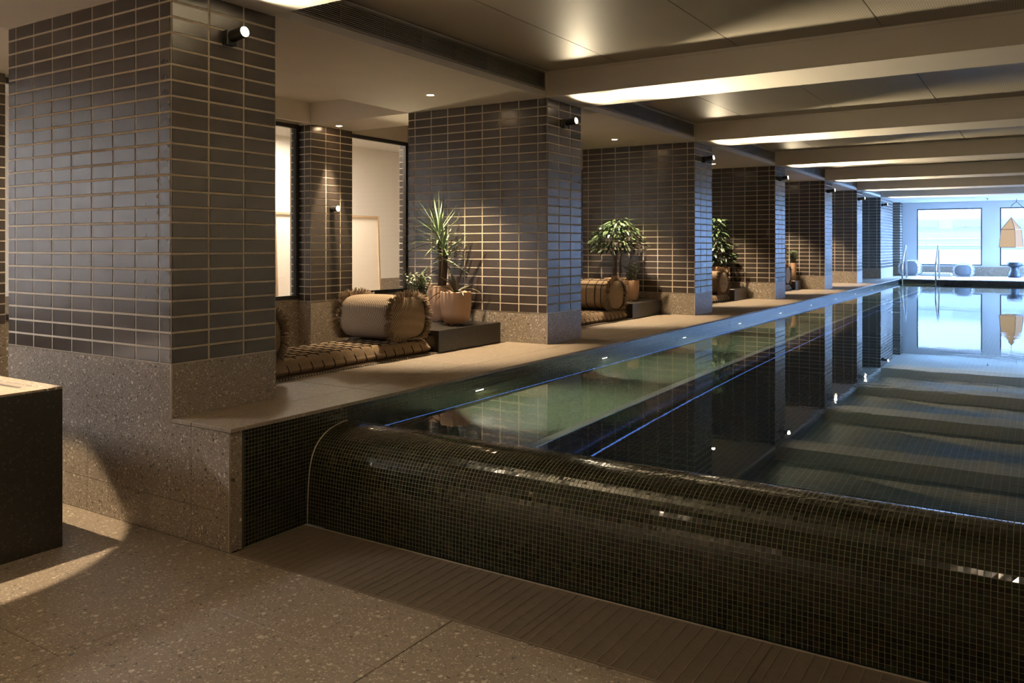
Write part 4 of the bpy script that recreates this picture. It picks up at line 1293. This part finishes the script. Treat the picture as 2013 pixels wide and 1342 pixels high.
ld = empty('pool_ladder', (-2.85, YP1, 0)); tag(ld, 'polished steel pool ladder with two tall hooped handrails', 'ladder')
for x in (-3.27, -2.45):
    pth = smooth_path([(x - 0.0, YP1 - 0.12, -0.25), (x, YP1 - 0.12, 1.03), (x, YP1 + 0.55, 1.55), (x, YP1 + 0.75, DECK)], 0.10)
    hr = part(ld, MB().tube(pth, 0.022, 12), 'handrail', M['steel'], smooth=True)
    MB().lathe([(0.045, 0), (0.045, 0.012), (0.024, 0.016)], (x, YP1 + 0.75, DECK), 16).build('foot_flange', M['steel'], hr)
for z in (0.30, 0.02, -0.2):
    part(ld, MB().cbox(-3.27, -2.45, YP1 - 0.16, YP1 - 0.08, z - 0.015, z + 0.015, 0.004), 'step', M['steel'])

lt = empty('hanging_lantern', (-0.82, 27.6, 1.5)); tag(lt, 'glowing pitched paper lantern in a dark frame hanging by the end window', 'lantern')
lx, ly, z0, zs, za = -0.80, 27.8, 1.47, 1.98, 2.33
bw_, tw = 0.225, 0.19
bot = [Vector((lx + sx * bw_, ly + sy * bw_, z0)) for sx, sy in ((-1, -1), (1, -1), (1, 1), (-1, 1))]
shd = [Vector((lx + sx * tw, ly + sy * tw, zs)) for sx, sy in ((-1, -1), (1, -1), (1, 1), (-1, 1))]
apx = Vector((lx, ly, za))
rotm = Matrix.Translation((lx, ly, 0)) @ Matrix.Rotation(math.radians(-24), 4, 'Z') @ Matrix.Translation((-lx, -ly, 0))
bot = [rotm @ p for p in bot]; shd = [rotm @ p for p in shd]
for k in range(4):
    k2 = (k + 1) % 4
    def shrink(ps):
        return [p + (Vector((lx, ly, p.z)) - p) * 0.02 for p in ps]
    q = shrink([bot[k], bot[k2], shd[k2], shd[k]])
    q2 = [p + (Vector((lx, ly, p.z)) - p) * 0.03 for p in q]
    part(lt, MB().add(q + q2, [(0, 1, 2, 3), (7, 6, 5, 4), (0, 4, 5, 1), (1, 5, 6, 2), (2, 6, 7, 3), (3, 7, 4, 0)]), 'paper_side', M['lantern'])
    q = shrink([shd[k], shd[k2], apx]); q2 = [p + (Vector((lx, ly, p.z - 0.01)) - p) * 0.03 for p in q]
    part(lt, MB().add(q + q2, [(0, 1, 2), (5, 4, 3), (0, 3, 4, 1), (1, 4, 5, 2), (2, 5, 3, 0)]), 'paper_roof', M['lantern'])
    for a, b in ((bot[k], bot[k2]), (shd[k], shd[k2]), (bot[k], shd[k]), (shd[k], apx)):
        part(lt, MB().tube([a, b], 0.008, 6), 'frame_bar', M['black'])
part(lt, MB().tube([apx, apx + Vector((0, 0, 0.33))], 0.006, 6), 'cord', M['black'])
part(lt, MB().tube([apx + Vector((0, 0, 0.33)), (lx + 0.13, ly, 2.78), (lx + 0.45, ly, 2.42)], 0.010, 6), 'strap', M['black'])
part(lt, MB().tube([(lx + 0.13, ly, 2.78), (lx + 0.13, ly, SOFF)], 0.008, 6), 'hook', M['black'])
pl = bpy.data.lights.new('lantern_light', 'POINT'); pl.energy = 6; pl.color = WARM; pl.shadow_soft_size = 0.04
plo = bpy.data.objects.new('lantern_light', pl); COL.objects.link(plo); plo.location = (lx, ly, z0 + 0.25)

# small ceiling sprinkler at the far end
ss = empty('sprinkler', (-1.35, 27.0, SOFF)); tag(ss, 'small grey sprinkler head on the far ceiling', 'sprinkler')
part(ss, MB().lathe([(0.05, 0.0), (0.05, -0.012), (0.02, -0.02), (0.012, -0.05), (0.025, -0.055), (0.0, -0.06)], (-1.35, 27.0, SOFF), 16), 'head', M['grille'])
